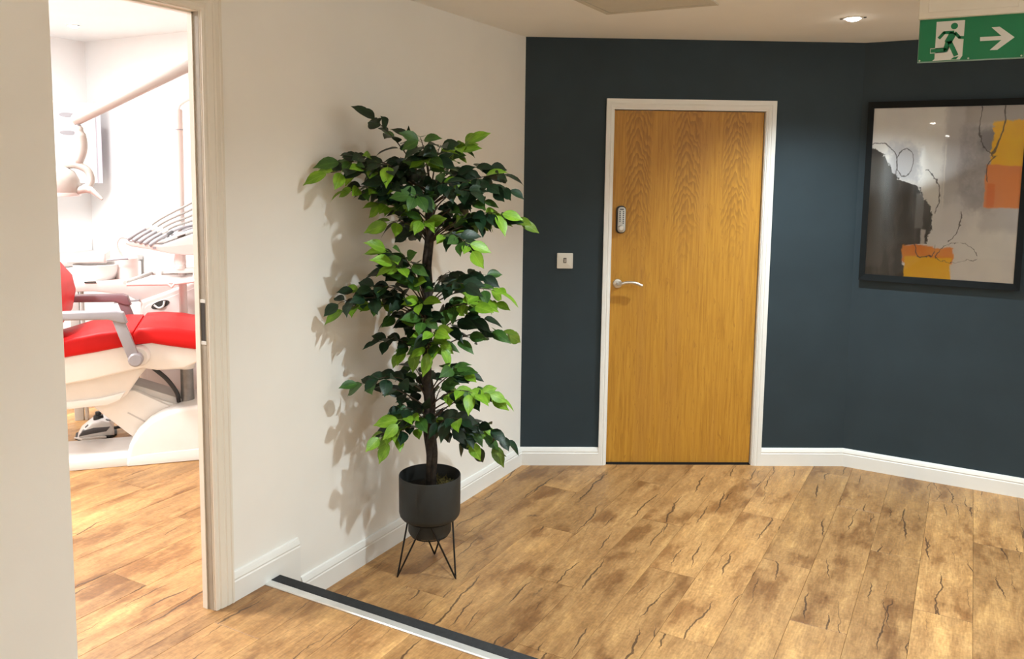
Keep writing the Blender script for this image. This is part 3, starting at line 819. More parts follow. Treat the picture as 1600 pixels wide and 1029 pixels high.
def glass_mat():
    t = NT('picture_glass')
    tr = t.n('ShaderNodeBsdfTransparent'); gl = t.n('ShaderNodeBsdfGlossy'); gl.inputs['Roughness'].default_value = 0.02
    fr = t.n('ShaderNodeFresnel'); fr.inputs[0].default_value = 1.40
    mx = t.n('ShaderNodeMixShader')
    t.t.links.new(fr.outputs[0], mx.inputs[0]); t.t.links.new(tr.outputs[0], mx.inputs[1]); t.t.links.new(gl.outputs[0], mx.inputs[2])
    t.t.links.new(mx.outputs[0], t.t.nodes['Material Output'].inputs['Surface'])
    return t.m
box('glass_pane', (QX0 - 0.002, QX1 + 0.002, -0.022, -0.0205, QZ0 - 0.002, QZ1 + 0.002), glass_mat(), pic)

# ------------------------------------------------------------------ plant stand, pot, tree
PC = Vector((0.281, -1.312, 0.0))
st = tag(empty('plant_stand', PC), 'black wire stand with hairpin legs under the dark plant pot', 'plant stand')
ring_r, ring_z = 0.0945, 0.224
ringp = [(ring_r * math.cos(2 * math.pi * k / 36), ring_r * math.sin(2 * math.pi * k / 36), ring_z) for k in range(37)]
tube('top_ring', ringp, 0.0032, M['wire'], st, 8)
tube('lower_ring', [(p[0] * 0.80, p[1] * 0.80, 0.160) for p in ringp], 0.0028, M['wire'], st, 8)
boxes('cross_bar', [(-0.076, 0.076, -0.002, 0.002, 0.158, 0.162), (-0.002, 0.002, -0.076, 0.076, 0.158, 0.162)], M['wire'], st)
for fx, fy in ((0.204, -1.430), (0.417, -1.324), (0.221, -1.187)):
    f = Vector((fx, fy, 0)) - PC
    a0 = math.atan2(f.y, f.x)
    top = lambda s: Vector((ring_r * math.cos(a0 + s), ring_r * math.sin(a0 + s), ring_z))
    ft = Vector((f.x, f.y, 0.0045))
    tube('leg', [top(R(46)), top(R(46)).lerp(ft, 0.97), ft, top(R(-46)).lerp(ft, 0.97), top(R(-46))], 0.0038, M['wire'], st, 8)
pot = tag(empty('plant_pot', PC + Vector((0, 0, 0.164))), 'round matt charcoal pot holding the artificial tree', 'pot')
z0 = 0.164
lathe('outer_wall', [(0, 0.0), (0.076, 0.0), (0.084, 0.004), (0.088, 0.014), (0.088, 0.066), (0.104, 0.068), (0.115, 0.073), (0.1225, 0.083), (0.1255, 0.096), (0.1265, 0.247), (0.1255, 0.250), (0.1235, 0.250), (0.1225, 0.247), (0.1215, 0.106), (0.115, 0.09), (0, 0.08)], M['pot'], pot, seg=56)
lathe('soil', [(0, 0.196), (0.06, 0.193), (0.1206, 0.186)], M['soil'], pot, seg=28)
bm = bmesh.new()
rg = random.Random(2)
for k in range(150):
    a = rg.uniform(-0.6, 1.9); rr = 0.035 + 0.065 * rg.random()
    p = Vector((rr * math.cos(a), rr * math.sin(a), 0.190))
    d = Vector((rg.uniform(-1, 1), rg.uniform(-1, 1), rg.uniform(0.1, 0.9))).normalized()
    q = p + d * rg.uniform(0.015, 0.035); q2 = q + Vector((rg.uniform(-1, 1), rg.uniform(-1, 1), rg.uniform(-0.6, 0.4))).normalized() * 0.014
    add_tube(bm, [p, q, q2], [0.0016, 0.0014, 0.0006], 4)
ms = finish(bm, 'moss', M['moss'], pot); ms['kind'] = 'stuff'

tree = tag(empty('artificial_tree', PC + Vector((0, 0, 0.355))), 'artificial ficus tree with three tiers of leaves against the white wall', 'plant')
TO = PC + Vector((0, 0, 0.355))
def trunk_axis(z):
    return Vector((PC.x - 0.004 + 0.010 * math.sin(z * 4.1 + 0.4), PC.y + 0.008 * math.sin(z * 3.3 + 1.0), z))
for s in range(3):
    pts = []; rad = []
    n = 54
    for k in range(n + 1):
        z = 0.345 + (1.56 - 0.345) * k / n
        a = s * 2 * math.pi / 3 + z * 9.5
        off = 0.0125 * (1.0 - 0.35 * k / n) * (1.0 + 0.25 * math.sin(z * 11 + s))
        pts.append(trunk_axis(z) + Vector((math.cos(a) * off, math.sin(a) * off, 0)) - TO)
        rad.append((0.0150 - 0.004 * k / n) * (1 + 0.10 * math.sin(z * 37 + s * 2)))
    tube('trunk_stem', pts, rad, M['bark'], tree, 10, 60)

TIPS = [
    (0,0.146,-1.532,1.854,'d'), (0,0.082,-1.729,1.625,'l'), (0,0.074,-1.642,1.672,'m'), (0,0.099,-1.588,1.697,'d'), (0,0.074,-1.597,1.565,'l'),
    (0,0.141,-1.546,1.566,'d'), (0,0.176,-1.455,1.441,'l'), (0,0.156,-1.488,1.516,'l'), (0,0.164,-1.409,1.589,'m'), (0,0.208,-1.352,1.778,'d'),
    (0,0.406,-1.567,1.774,'m'), (0,0.473,-1.524,1.745,'d'), (0,0.432,-1.269,1.762,'l'), (0,0.396,-1.272,1.730,'l'), (0,0.424,-1.070,1.665,'d'),
    (0,0.539,-1.141,1.632,'d'), (0,0.620,-1.236,1.572,'d'), (0,0.629,-1.158,1.446,'o'), (0,0.582,-1.241,1.485,'l'), (0,0.510,-1.188,1.455,'l'),
    (0,0.571,-1.447,1.344,'l'), (0,0.310,-1.108,1.404,'d'), (0,0.362,-1.463,1.689,'l'), (0,0.365,-1.549,1.547,'m'), (0,0.196,-1.369,1.489,'l'),
    (0,0.296,-1.398,1.456,'l'), (0,0.237,-1.168,1.483,'d'), (0,0.407,-1.380,1.594,'d'), (0,0.507,-1.356,1.571,'d'), (0,0.484,-1.221,1.531,'m'),
    (0,0.246,-1.058,1.425,'m'), (0,0.139,-1.581,1.638,'d'), (0,0.221,-1.571,1.674,'d'), (0,0.133,-1.335,1.690,'d'), (0,0.079,-1.196,1.385,'d'),
    (0,0.301,-1.310,1.566,'d'), (0,0.261,-1.383,1.640,'d'), (0,0.303,-1.099,1.629,'d'), (0,0.391,-1.114,1.447,'o'), (0,0.262,-1.586,1.604,'d'),
    (1,0.075,-1.665,1.139,'d'), (1,0.082,-1.638,1.112,'l'), (1,0.074,-1.564,1.183,'d'), (1,0.139,-1.587,1.154,'d'), (1,0.139,-1.491,0.969,'d'),
    (1,0.232,-1.548,1.357,'l'), (1,0.311,-1.555,1.345,'m'), (1,0.280,-1.564,1.303,'l'), (1,0.278,-1.449,1.310,'d'), (1,0.255,-1.119,1.226,'d'),
    (1,0.453,-1.138,1.229,'d'), (1,0.576,-1.222,1.170,'l'), (1,0.546,-1.218,1.128,'l'), (1,0.517,-1.058,0.978,'o'), (1,0.526,-1.356,1.133,'l'),
    (1,0.434,-1.137,1.041,'d'), (1,0.241,-1.354,0.930,'l'), (1,0.321,-1.388,0.940,'l'), (1,0.377,-1.374,0.957,'l'), (1,0.175,-1.385,0.910,'l'),
    (1,0.136,-1.404,1.052,'d'), (1,0.156,-1.549,1.200,'d'), (1,0.336,-1.467,1.143,'l'), (1,0.366,-1.289,1.114,'m'), (1,0.524,-1.424,1.227,'d'),
    (1,0.359,-1.478,1.073,'m'), (1,0.399,-1.451,1.035,'l'), (1,0.254,-1.478,1.150,'d'), (1,0.156,-1.450,1.252,'d'), (1,0.151,-1.295,1.037,'d'),
    (2,0.103,-1.576,0.823,'m'), (2,0.202,-1.579,0.850,'d'), (2,0.197,-1.555,0.609,'l'), (2,0.226,-1.525,0.582,'l'), (2,0.262,-1.511,0.666,'l'),
    (2,0.087,-1.252,0.792,'d'), (2,0.127,-1.239,0.835,'m'), (2,0.450,-1.371,0.889,'m'), (2,0.418,-1.224,0.829,'d'), (2,0.546,-1.184,0.731,'l'),
    (2,0.538,-1.248,0.772,'l'), (2,0.520,-1.341,0.783,'l'), (2,0.541,-1.088,0.517,'d'), (2,0.471,-1.044,0.444,'o'), (2,0.411,-1.156,0.486,'d'),
    (2,0.297,-1.101,0.464,'d'), (2,0.418,-1.064,0.531,'d'), (2,0.271,-1.396,0.703,'d'), (2,0.263,-1.151,0.641,'d'), (2,0.128,-1.365,0.767,'d'),
    (2,0.501,-1.403,0.688,'d'), (2,0.205,-1.304,0.778,'d'), (2,0.234,-1.132,0.744,'o'), (2,0.234,-1.452,0.711,'d'), (2,0.268,-1.254,0.613,'d'),
]

def leaf_mesh(name, mat, L, Wd, fold, curl, wav):
    rows = [0.0, 0.07, 0.2, 0.38, 0.56, 0.72, 0.86, 1.0]
    hw_ = [0.03, 0.42, 0.80, 1.0, 0.92, 0.66, 0.26, 0.0]
    bm = bmesh.new(); uvl = bm.loops.layers.uv.new('UVMap')
    st_ = 0.16
    R_ = []
    for t_, w_ in zip(rows, hw_):
        y = (st_ + t_ * (1 - st_)) * L
        zc = -curl * L * t_ * t_
        if t_ == 1.0:
            R_.append([bm.verts.new((0, y, zc))])
        else:
            e = wav * L * math.sin(t_ * 9)
            hw2 = w_ * Wd / 2
            R_.append([bm.verts.new((-hw2, y, zc + fold * hw2 + e)), bm.verts.new((0, y, zc)), bm.verts.new((hw2, y, zc + fold * hw2 - e))])
    fs = []
    for a, b in zip(R_, R_[1:]):
        if len(b) == 3:
            fs.append(bm.faces.new((a[0], a[1], b[1], b[0]))); fs.append(bm.faces.new((a[1], a[2], b[2], b[1])))
        else:
            fs.append(bm.faces.new((a[0], a[1], b[0]))); fs.append(bm.faces.new((a[1], a[2], b[0])))
    # petiole
    p = [bm.verts.new((-0.0009, 0, 0.0004)), bm.verts.new((0.0009, 0, 0.0004)), bm.verts.new((0.0009, st_ * L, 0.0002)), bm.verts.new((-0.0009, st_ * L, 0.0002))]
    fs.append(bm.faces.new(p))
    for f_ in bm.faces:
        for l in f_.loops:
            c = l.vert.co
            l[uvl].uv = (0.5 + c.x / Wd, c.y / L)
    me = bpy.data.meshes.new(name); bm.to_mesh(me); bm.free()
    me.polygons.foreach_set('use_smooth', [True] * len(me.polygons))
    me.materials.append(mat)
    return me
LEAVES = {k: [leaf_mesh('leaf', LM[k], L, W_, fo, cu, wv) for L, W_, fo, cu, wv in ((0.106, 0.052, 0.30, 0.10, 0.0), (0.098, 0.053, 0.18, 0.22, 0.012), (0.086, 0.047, 0.42, 0.05, 0.0), (0.112, 0.052, 0.25, 0.28, 0.010))] for k in LM}

rg = random.Random(77)
attach = {0: (1.36, 1.56), 1: (0.90, 1.10), 2: (0.58, 0.74)}
leaves = []
CAMP = Vector(cam.location)
for ti, x, y, z, c in TIPS:
    tip = Vector((x, y, z))
    lo_, hi_ = attach[ti]
    zt = min(max(z - 0.10 + rg.uniform(-0.05, 0.05), lo_), hi_)
    p0 = trunk_axis(zt)
    span = (tip - p0)
    ctrl = p0 + span * 0.55 + Vector((0, 0, 0.05 + 0.28 * max(0, 0.16 - (z - zt)) + 0.12 * span.length * 0.5))
    ctrl.x = max(ctrl.x, 0.05)
    bz = lambda t: p0 * (1 - t) ** 2 + ctrl * 2 * t * (1 - t) + tip * t * t
    bt = lambda t: ((ctrl - p0) * (1 - t) + (tip - ctrl) * t).normalized()
    e = 0.90
    tw = [bz(k / 7 * e) - TO for k in range(8)]
    tube('twig', tw, [0.0034 - 0.0021 * k / 7 for k in range(8)], M['twig'], tree, 5, 60)
    nl = (13, 10, 9)[ti] if span.length > 0.22 else 8
    for k in range(nl):
        t = e - (0.66 * k / nl if k else 0.0)
        pos = bz(t); tan = bt(t)
        side = tan.cross(Vector((0, 0, 1)))
        if side.length < 0.1: side = Vector((1, 0, 0))
        side.normalize()
        sgn = 1 if k % 2 else -1
        if k == 0:
            d = tan + Vector((rg.uniform(-.2, .2), rg.uniform(-.2, .2), rg.uniform(-.35, .1)))
        else:
            d = tan * rg.uniform(0.35, 0.9) + side * sgn * rg.uniform(0.5, 1.0) + Vector((0, 0, rg.uniform(-0.75, 0.25)))
        d.normalize()
        # leaf surface turned partly up, partly to the room
        toc = (CAMP - pos).normalized()
        up = Vector((rg.uniform(-.5, .7), rg.uniform(-.8, .3), rg.uniform(0.3, 1.0))) + toc * rg.uniform(0.0, 0.9)
        zax = (up - d * up.dot(d)).normalized()
        xax = d.cross(zax)
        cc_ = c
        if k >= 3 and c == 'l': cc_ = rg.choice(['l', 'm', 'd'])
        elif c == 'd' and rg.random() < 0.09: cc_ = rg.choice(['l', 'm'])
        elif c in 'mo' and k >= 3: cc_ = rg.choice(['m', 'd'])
        s = rg.uniform(0.76, 1.03)
        end = pos + d * 0.105 * s
        if end.x < 0.012:
            d = Vector((max(d.x, 0.05), d.y, d.z)).normalized()
            if pos.x + d.x * 0.105 * s < 0.012: continue
            zax = (up - d * up.dot(d)).normalized(); xax = d.cross(zax)
        m4 = Matrix((xax, d, zax)).transposed().to_4x4() @ Matrix.Scale(s, 4)
        m4.translation = pos - TO
        leaves.append((( pos + d * 0.05 - CAMP).length, m4, LEAVES[cc_][rg.randrange(4)]))
leaves.sort(key=lambda q: q[0])
for _, m4, me in leaves[:300]:
    o = bpy.data.objects.new('leaf', me); COL.objects.link(o); o.parent = tree; o.matrix_local = m4
bm = bmesh.new()
uvl = bm.loops.layers.uv.new('UVMap')
mats = list(LM.values())
vv, ff, uu, mi = [], [], [], []
for _, m4, me in leaves[300:]:
    b0 = len(vv)
    vv += [tuple(m4 @ v.co) for v in me.vertices]
    for p in me.polygons:
        ff.append(tuple(b0 + i for i in p.vertices)); mi.append(mats.index(me.materials[0]))
        uu += [tuple(me.uv_layers[0].data[l].uv) for l in p.loop_indices]
bm.free()
me = bpy.data.meshes.new('inner_leaves'); me.from_pydata(vv, [], ff)
ul = me.uv_layers.new(name='UVMap')
for i, q in enumerate(uu): ul.data[i].uv = q
for m in mats: me.materials.append(m)
me.polygons.foreach_set('material_index', mi); me.polygons.foreach_set('use_smooth', [True] * len(ff))
o = link('inner_leaves', me, None, tree); o['kind'] = 'stuff'

# ------------------------------------------------------------------ dental chair  (local: x along the chair, y away from the viewer, z up)
CH = Vector((-1.42, -1.395, ZN)); CR = math.atan2(0.732, 0.681)
ch = tag(empty('dental_chair', CH, CR), 'white dental treatment chair with red upholstery seen through the doorway', 'dental chair')
ext_y('base_plate', [(-0.80, 0), (-0.05, 0), (-0.05, 0.045), (-0.78, 0.045), (-0.80, 0.038)], 0.0, 0.36, M['white'], ch, 0.006)
hump = [(-0.066, 0.0), (-0.062, 0.04), (-0.042, 0.11), (-0.005, 0.17), (0.055, 0.226), (0.12, 0.260), (0.21, 0.280), (0.30, 0.289), (0.75, 0.292), (0.80, 0.27), (0.80, 0.0)]
ext_y('base_cover', hump, -0.006, 0.36, M['white'], ch, 0.022, 4)
ext_y('base_skirt', [(-0.055, 0.002), (-0.040, 0.045), (0.02, 0.055), (0.80, 0.075), (0.80, 0.002)], -0.010, 0.30, M['white'], ch, 0.004)
ext_y('lift_arm', [(-0.30, 0.37), (-0.02, 0.36), (0.17, 0.25), (0.15, 0.14), (0.04, 0.06), (-0.02, 0.10), (-0.075, 0.150), (-0.19, 0.262), (-0.25, 0.318)], 0.10, 0.26, M['ivory'], ch, 0.012)
ext_y('arm_seam', [(-0.06, 0.245), (-0.055, 0.25), (0.055, 0.175), (0.05, 0.17)], 0.098, 0.12, M['shade'], ch)
ext_y('link_bar', [(-0.08, 0.36), (-0.03, 0.385), (0.24, 0.275), (0.20, 0.225)], 0.13, 0.30, M['shade'], ch, 0.006)
ext_y('link_bar', [(-0.05, 0.345), (-0.04, 0.355), (0.22, 0.245), (0.21, 0.235)], 0.118, 0.135, M['ivory'], ch, 0.003)
# seat shell: rim band and lower pan
rim = [(-0.80, 0.50), (-0.31, 0.580), (-0.17, 0.600), (0.0, 0.630), (0.08, 0.632), (0.15, 0.614), (0.3, 0.584), (0.85, 0.50), (0.85, 0.46), (0.30, 0.52), (0.22, 0.485), (0.10, 0.485), (0.03, 0.50), (-0.05, 0.485), (-0.20, 0.455), (-0.31, 0.440), (-0.80, 0.40)]
ext_y('seat_shell', rim, -0.03, 0.50, M['ivory'], ch, 0.012, 3)
pan = [(-0.80, 0.42), (-0.31, 0.455), (0.03, 0.50), (0.045, 0.485), (0.015, 0.45), (-0.05, 0.355), (-0.09, 0.330), (-0.14, 0.318), (-0.32, 0.310), (-0.80, 0.33)]
ext_y('seat_pan', pan, 0.03, 0.44, M['ivory'], ch, 0.02, 3)
ext_y('pan_lip', [(-0.80, 0.335), (-0.32, 0.345), (-0.17, 0.352), (-0.055, 0.375), (-0.08, 0.335), (-0.14, 0.314), (-0.32, 0.306), (-0.80, 0.322)], 0.015, 0.455, M['white'], ch, 0.008, 2)
# cushions
ext_y('seat_cushion', [(-0.55, 0.545), (-0.31, 0.575), (-0.17, 0.594), (0.0, 0.622), (0.008, 0.65), (0.0, 0.695), (-0.06, 0.698), (-0.16, 0.690), (-0.26, 0.672), (-0.38, 0.636), (-0.55, 0.60)], -0.055, 0.45, M['red'], ch, 0.024, 4)
ext_y('leg_cushion', [(0.0, 0.622), (0.08, 0.626), (0.15, 0.610), (0.3, 0.580), (0.85, 0.50), (0.85, 0.55), (0.55, 0.615), (0.3, 0.674), (0.20, 0.696), (0.10, 0.707), (0.02, 0.705), (-0.010, 0.675)], -0.062, 0.455, M['red'], ch, 0.026, 4)
ext_y('backrest_cushion', [(-0.42, 0.62), (-0.345, 0.74), (-0.325, 0.84), (-0.34, 0.92), (-0.40, 1.00), (-0.60, 1.16), (-0.80, 1.28), (-0.86, 1.20), (-0.66, 0.98), (-0.52, 0.78)], 0.02, 0.46, M['red'], ch, 0.03, 4)
ext_y('backrest_shell', [(-0.52, 0.60), (-0.50, 0.79), (-0.66, 0.985), (-0.86, 1.20), (-0.90, 1.14), (-0.70, 0.90), (-0.60, 0.62)], 0.03, 0.45, M['ivory'], ch, 0.012)
def armrest(b0, b1, mat, da, dz):
    ar = empty('armrest', (da, 0, dz)); ar.parent = ch
    ext_y('arm_pad', [(-0.62, 0.765), (-0.30, 0.770), (-0.10, 0.765), (-0.045, 0.745), (-0.018, 0.745), (-0.035, 0.795), (-0.06, 0.806), (-0.30, 0.808), (-0.62, 0.800)], b0, b1, mat, ar, 0.008, 3)
    ext_y('arm_strut', [(-0.085, 0.760), (-0.030, 0.752), (0.030, 0.575), (-0.018, 0.560)], b0 + 0.012, b1 - 0.016, mat, ar, 0.005, 2)
    lathe('pivot_cap', [(0, 0.0), (0.026, 0.0), (0.033, 0.006), (0.034, 0.03), (0.034, 0.045)], mat, ar, seg=28, M4=Matrix.Translation((0.012, b0 - 0.002, 0.565)) @ Matrix.Rotation(R(-90), 4, 'X'))
armrest(-0.135, -0.075, M['grey'], 0.0, 0.0)
armrest(0.52, 0.58, M['plum'], -0.055, -0.012)
lathe('pivot_boss', [(0, 0), (0.042, 0.0), (0.052, 0.02), (0.054, 0.06)], M['ivory'], ch, seg=28, M4=Matrix.Translation((0.018, -0.072, 0.568)) @ Matrix.Rotation(R(-90), 4, 'X'))
lathe('column_collar', [(0, 0.45), (0.040, 0.45), (0.042, 0.46), (0.042, 0.57), (0, 0.57)], M['ivory'], ch, c=(0.225, 0.15, 0), seg=24)
lathe('piston', [(0, 0.26), (0.036, 0.26), (0.034, 0.30), (0.032, 0.34), (0.032, 0.452), (0, 0.452)], M['pgrey'], ch, c=(0.225, 0.15, 0), seg=24)
tube('hose', spline([(0.04, 0.10, 0.50), (0.075, 0.10, 0.465), (0.13, 0.10, 0.41), (0.175, 0.11, 0.335), (0.185, 0.12, 0.28)], 6), 0.011, M['black'], ch, 10)

# ------------------------------------------------------------------ foot control
def in_chair(a, b, z=0.0):
    return Vector((CH.x + a * math.cos(CR) - b * math.sin(CR), CH.y + a * math.sin(CR) + b * math.cos(CR), CH.z + z))
fc_ = tag(empty('foot_control', in_chair(-0.272, 0.575), CR + 0.12), 'white foot control with a black knob on the surgery floor', 'foot control')
ext_y('body', [(-0.125, 0.012), (-0.10, 0.05), (-0.03, 0.098), (0.03, 0.112), (0.08, 0.098), (0.105, 0.055), (0.11, 0.012)], -0.10, 0.10, M['white'], fc_, 0.018, 3)
ext_z('base_rim', [(-0.14, -0.05), (-0.09, -0.115), (0.09, -0.115), (0.125, -0.05), (0.125, 0.09), (0.08, 0.115), (-0.09, 0.115), (-0.14, 0.07)], 0.0, 0.014, M['black'], fc_, 0.003, 1)
ext_z('base_tread', [(-0.146, -0.055), (-0.095, -0.122), (0.06, -0.122), (0.03, -0.10), (-0.10, -0.10)], 0.008, 0.022, M['white'], fc_, 0.003, 1)
ext_y('pedal_band', [(-0.115, 0.030), (-0.09, 0.062), (-0.02, 0.075), (0.085, 0.072), (0.06, 0.045), (-0.02, 0.040)], -0.104, -0.06, M['dkgrey'], fc_, 0.003)
lathe('knob', [(0, 0.150), (0.018, 0.150), (0.020, 0.145), (0.020, 0.130), (0.030, 0.127), (0.033, 0.120), (0.033, 0.100), (0, 0.100)], M['black'], fc_, c=(0.01, 0, 0), seg=20)
lathe('side_button', [(0, 0.004), (0.016, 0.004), (0.018, 0.0)], M['dkgrey'], fc_, seg=16, M4=Matrix.Translation((0.072, -0.045, 0.100)) @ Matrix.Rotation(R(22), 4, 'Y'))
lathe('side_button', [(0, 0.004), (0.012, 0.004), (0.014, 0.0)], M['dkgrey'], fc_, seg=16, M4=Matrix.Translation((-0.065, -0.045, 0.076)) @ Matrix.Rotation(R(-38), 4, 'Y'))
tube('cable', spline([(0.10, 0.02, 0.03), (0.16, 0.03, 0.03), (0.22, 0.0, 0.014), (0.27, -0.10, 0.014)], 5), 0.010, M['black'], fc_, 8)

for o in fc_.children: o.scale = (0.78, 0.78, 0.9)

# ------------------------------------------------------------------ dental unit with spittoon
du = tag(empty('dental_unit', CH + (in_chair(0, 0.8) - in_chair(0, 0)), CR), 'white dental unit with spittoon bowl standing behind the red chair', 'dental unit')
ext_y('cabinet_body', [(-0.075, 0.0), (-0.062, 0.60), (-0.050, 0.715), (0.27, 0.830), (0.75, 0.90), (0.75, 0.0)], 0.0, 0.30, M['bounce_white'], du, 0.02, 3)
ext_y('front_panel', [(-0.03, 0.05), (-0.03, 0.675), (-0.015, 0.690), (0.28, 0.795), (0.70, 0.86), (0.70, 0.05)], -0.008, 0.01, M['bounce_white'], du, 0.004)
ext_y('panel_seam', [(0.10, 0.575), (0.10, 0.579), (0.70, 0.775), (0.70, 0.771)], -0.0095, -0.006, M['lav'], du)
hr = empty('recessed_handle', (0, 0, 0)); hr.parent = du
el = [(0.055 + 0.052 * math.cos(k * math.pi / 12) * math.cos(0.32) - 0.022 * math.sin(k * math.pi / 12) * math.sin(0.32), 0.690 + 0.052 * math.cos(k * math.pi / 12) * math.sin(0.32) + 0.022 * math.sin(k * math.pi / 12) * math.cos(0.32)) for k in range(24)]
ext_y('recess', el, -0.0105, -0.004, M['slot'], hr)
tube('grip', spline([(0.02, -0.014, 0.690), (0.045, -0.016, 0.672), (0.07, -0.016, 0.682), (0.078, -0.014, 0.712)], 5), 0.006, M['white'], hr, 8)
ext_y('shelf', [(-0.40, 0.775), (-0.30, 0.775), (-0.20, 0.760), (-0.12, 0.745), (-0.05, 0.70), (0.02, 0.70), (0.26, 0.815), (0.10, 0.825), (-0.10, 0.825), (-0.40, 0.828)], 0.02, 0.36, M['bounce_white'], du, 0.008, 2)
box('vent_slot', (-0.345, -0.285, 0.0135, 0.0245, 0.826, 0.834), M['slot'], du)
lathe('bowl', [(0, 0.805), (0.075, 0.808), (0.098, 0.825), (0.118, 0.868), (0.127, 0.915), (0.123, 0.917), (0.112, 0.87), (0.08, 0.83), (0, 0.82)], M['white'], du, c=(-0.305, 0.20, 0), seg=40)
ext_y('bowl_cover', [(-0.455, 0.930), (-0.44, 0.955), (-0.40, 0.972), (-0.27, 0.985), (-0.245, 0.985), (-0.245, 0.925), (-0.33, 0.925)], 0.12, 0.34, M['bounce_white'], du, 0.012, 3)
lathe('cup_column', [(0, 0.77), (0.062, 0.77), (0.066, 0.80), (0.066, 0.945), (0.060, 0.952), (0, 0.953)], M['bounce_white'], du, c=(-0.145, 0.22, 0), seg=32)
tube('cup_filler', spline([(-0.16, 0.20, 0.95), (-0.19, 0.20, 1.02), (-0.175, 0.20, 1.065), (-0.14, 0.20, 1.065), (-0.12, 0.20, 1.045)], 5), 0.006, M['bounce_white'], du, 8)
tube('suction_rest', [(-0.235, 0.10, 0.945), (-0.15, 0.10, 0.952), (-0.12, 0.10, 0.953)], [0.005, 0.006, 0.008], M['grey'], du, 8)
for a_, w_ in ((-0.415, 0.024), (-0.375, 0.008)):
    box('support_post', (a_ - w_, a_ + w_, 0.10, 0.14, 0.0, 0.78), M['shade'], du, 0.004)
ext_y('tray_edge', [(-0.19, 0.708), (-0.06, 0.716), (-0.06, 0.722), (-0.19, 0.714)], -0.02, 0.02, M['grey'], du)

# instrument console over the chair, carried by a column at the far end of the chair
ic_ = tag(empty('instrument_console', CH + (in_chair(0.62, 0.50) - in_chair(0, 0)), CR), 'instrument console with a row of handpieces above the red seat', 'instrument console')
def IC(a, b, z): return (a - 0.62, b - 0.50, z)
def icp(prof): return [(a - 0.62, z) for a, z in prof]
ext_y('console_body', icp([(-0.085, 1.095), (-0.078, 1.075), (-0.05, 1.062), (0.05, 1.042), (0.13, 1.022), (0.23, 1.010), (0.60, 1.02), (0.66, 1.10), (0.60, 1.22), (0.33, 1.155), (0.10, 1.070), (0.0, 1.085)]), -0.06, 0.24, M['bounce_white'], ic_, 0.012, 3)
def quad_slab(name, pts, t, mat, parent):
    P = [Vector(IC(*p)) for p in pts]
    n = (P[1] - P[0]).cross(P[3] - P[0]).normalized()
    if n.z < 0: n = -n
    bm = bmesh.new(); add_prism(bm, P, [p + n * t for p in P]); bevel(bm, t * 0.3, 1)
    return finish(bm, name, mat, parent, 40)
quad_slab('control_panel', [(0.07, 0.45, 1.074), (0.36, 0.45, 1.178), (0.36, 0.70, 1.20), (0.07, 0.70, 1.095)], 0.008, M['white'], ic_)
quad_slab('display', [(0.20, 0.50, 1.136), (0.27, 0.50, 1.160), (0.27, 0.58, 1.167), (0.20, 0.58, 1.143)], 0.004, M['grey'], ic_)
for k in range(4):
    quad_slab('key', [(0.10 + 0.022 * k, 0.50, 1.098 + 0.008 * k), (0.112 + 0.022 * k, 0.50, 1.102 + 0.008 * k), (0.112 + 0.022 * k, 0.53, 1.1045 + 0.008 * k), (0.10 + 0.022 * k, 0.53, 1.1005 + 0.008 * k)], 0.004, M['lav'], ic_)
box('indicator', (*[IC(0.055, 0, 0)[0], IC(0.072, 0, 0)[0]], -0.0625, -0.058, 1.048, 1.060), M['grey'], ic_)
for k in range(5):
    a0_ = -0.068 + 0.0265 * k; zt = 1.101 - 0.0085 * k
    hp = tube('handpiece', [IC(a0_, 0.44, zt), IC(a0_ + 0.010, 0.445, zt + 0.006), IC(a0_ + 0.045, 0.46, zt + 0.030), IC(a0_ + 0.10, 0.50, zt + 0.062)], [0.0115, 0.0105, 0.0080, 0.0095], M['grey'], ic_, 12)
    tube('grip_sleeve', [IC(a0_ + 0.085, 0.49, zt + 0.053), IC(a0_ + 0.115, 0.51, zt + 0.070)], 0.0100, M['dkgrey'] if k == 4 else M['white'], hp, 12)
    tube('whip_hose', spline([IC(a0_ + 0.10, 0.50, zt + 0.062), IC(a0_ + 0.16, 0.53, zt + 0.105 - 0.004 * k), IC(a0_ + 0.26, 0.55, zt + 0.160 - 0.012 * k), IC(0.42, 0.56, 1.375 - 0.042 * k), IC(0.58, 0.56, 1.40 - 0.04 * k), IC(0.60, 0.56, 1.20)], 6), 0.0066, M['hose'] if k != 4 else M['grey'], hp, 8)
lathe('panel_knob', [(0, 0.030), (0.020, 0.028), (0.032, 0.015), (0.034, 0.0)], M['white'], ic_, seg=24, M4=Matrix.Translation(IC(0.185, 0.60, 1.145)))
lathe('arm_joint', [(0, 0.93), (0.030, 0.93), (0.034, 0.945), (0.030, 0.955), (0.034, 0.97), (0.030, 0.985), (0.026, 1.03), (0, 1.03)], M['bounce_white'], ic_, c=IC(0.185, 0.52, 0), seg=24)
ext_y('tray_arm', icp([(0.10, 0.905), (0.60, 0.905), (0.60, 0.935), (0.10, 0.935)]), 0.0, 0.04, M['bounce_white'], ic_, 0.006)
lathe('column', [(0, 0), (0.10, 0), (0.10, 0.02), (0.035, 0.03), (0.035, 1.10), (0, 1.10)], M['white'], ic_, c=(0, 0.17, 0), seg=28)
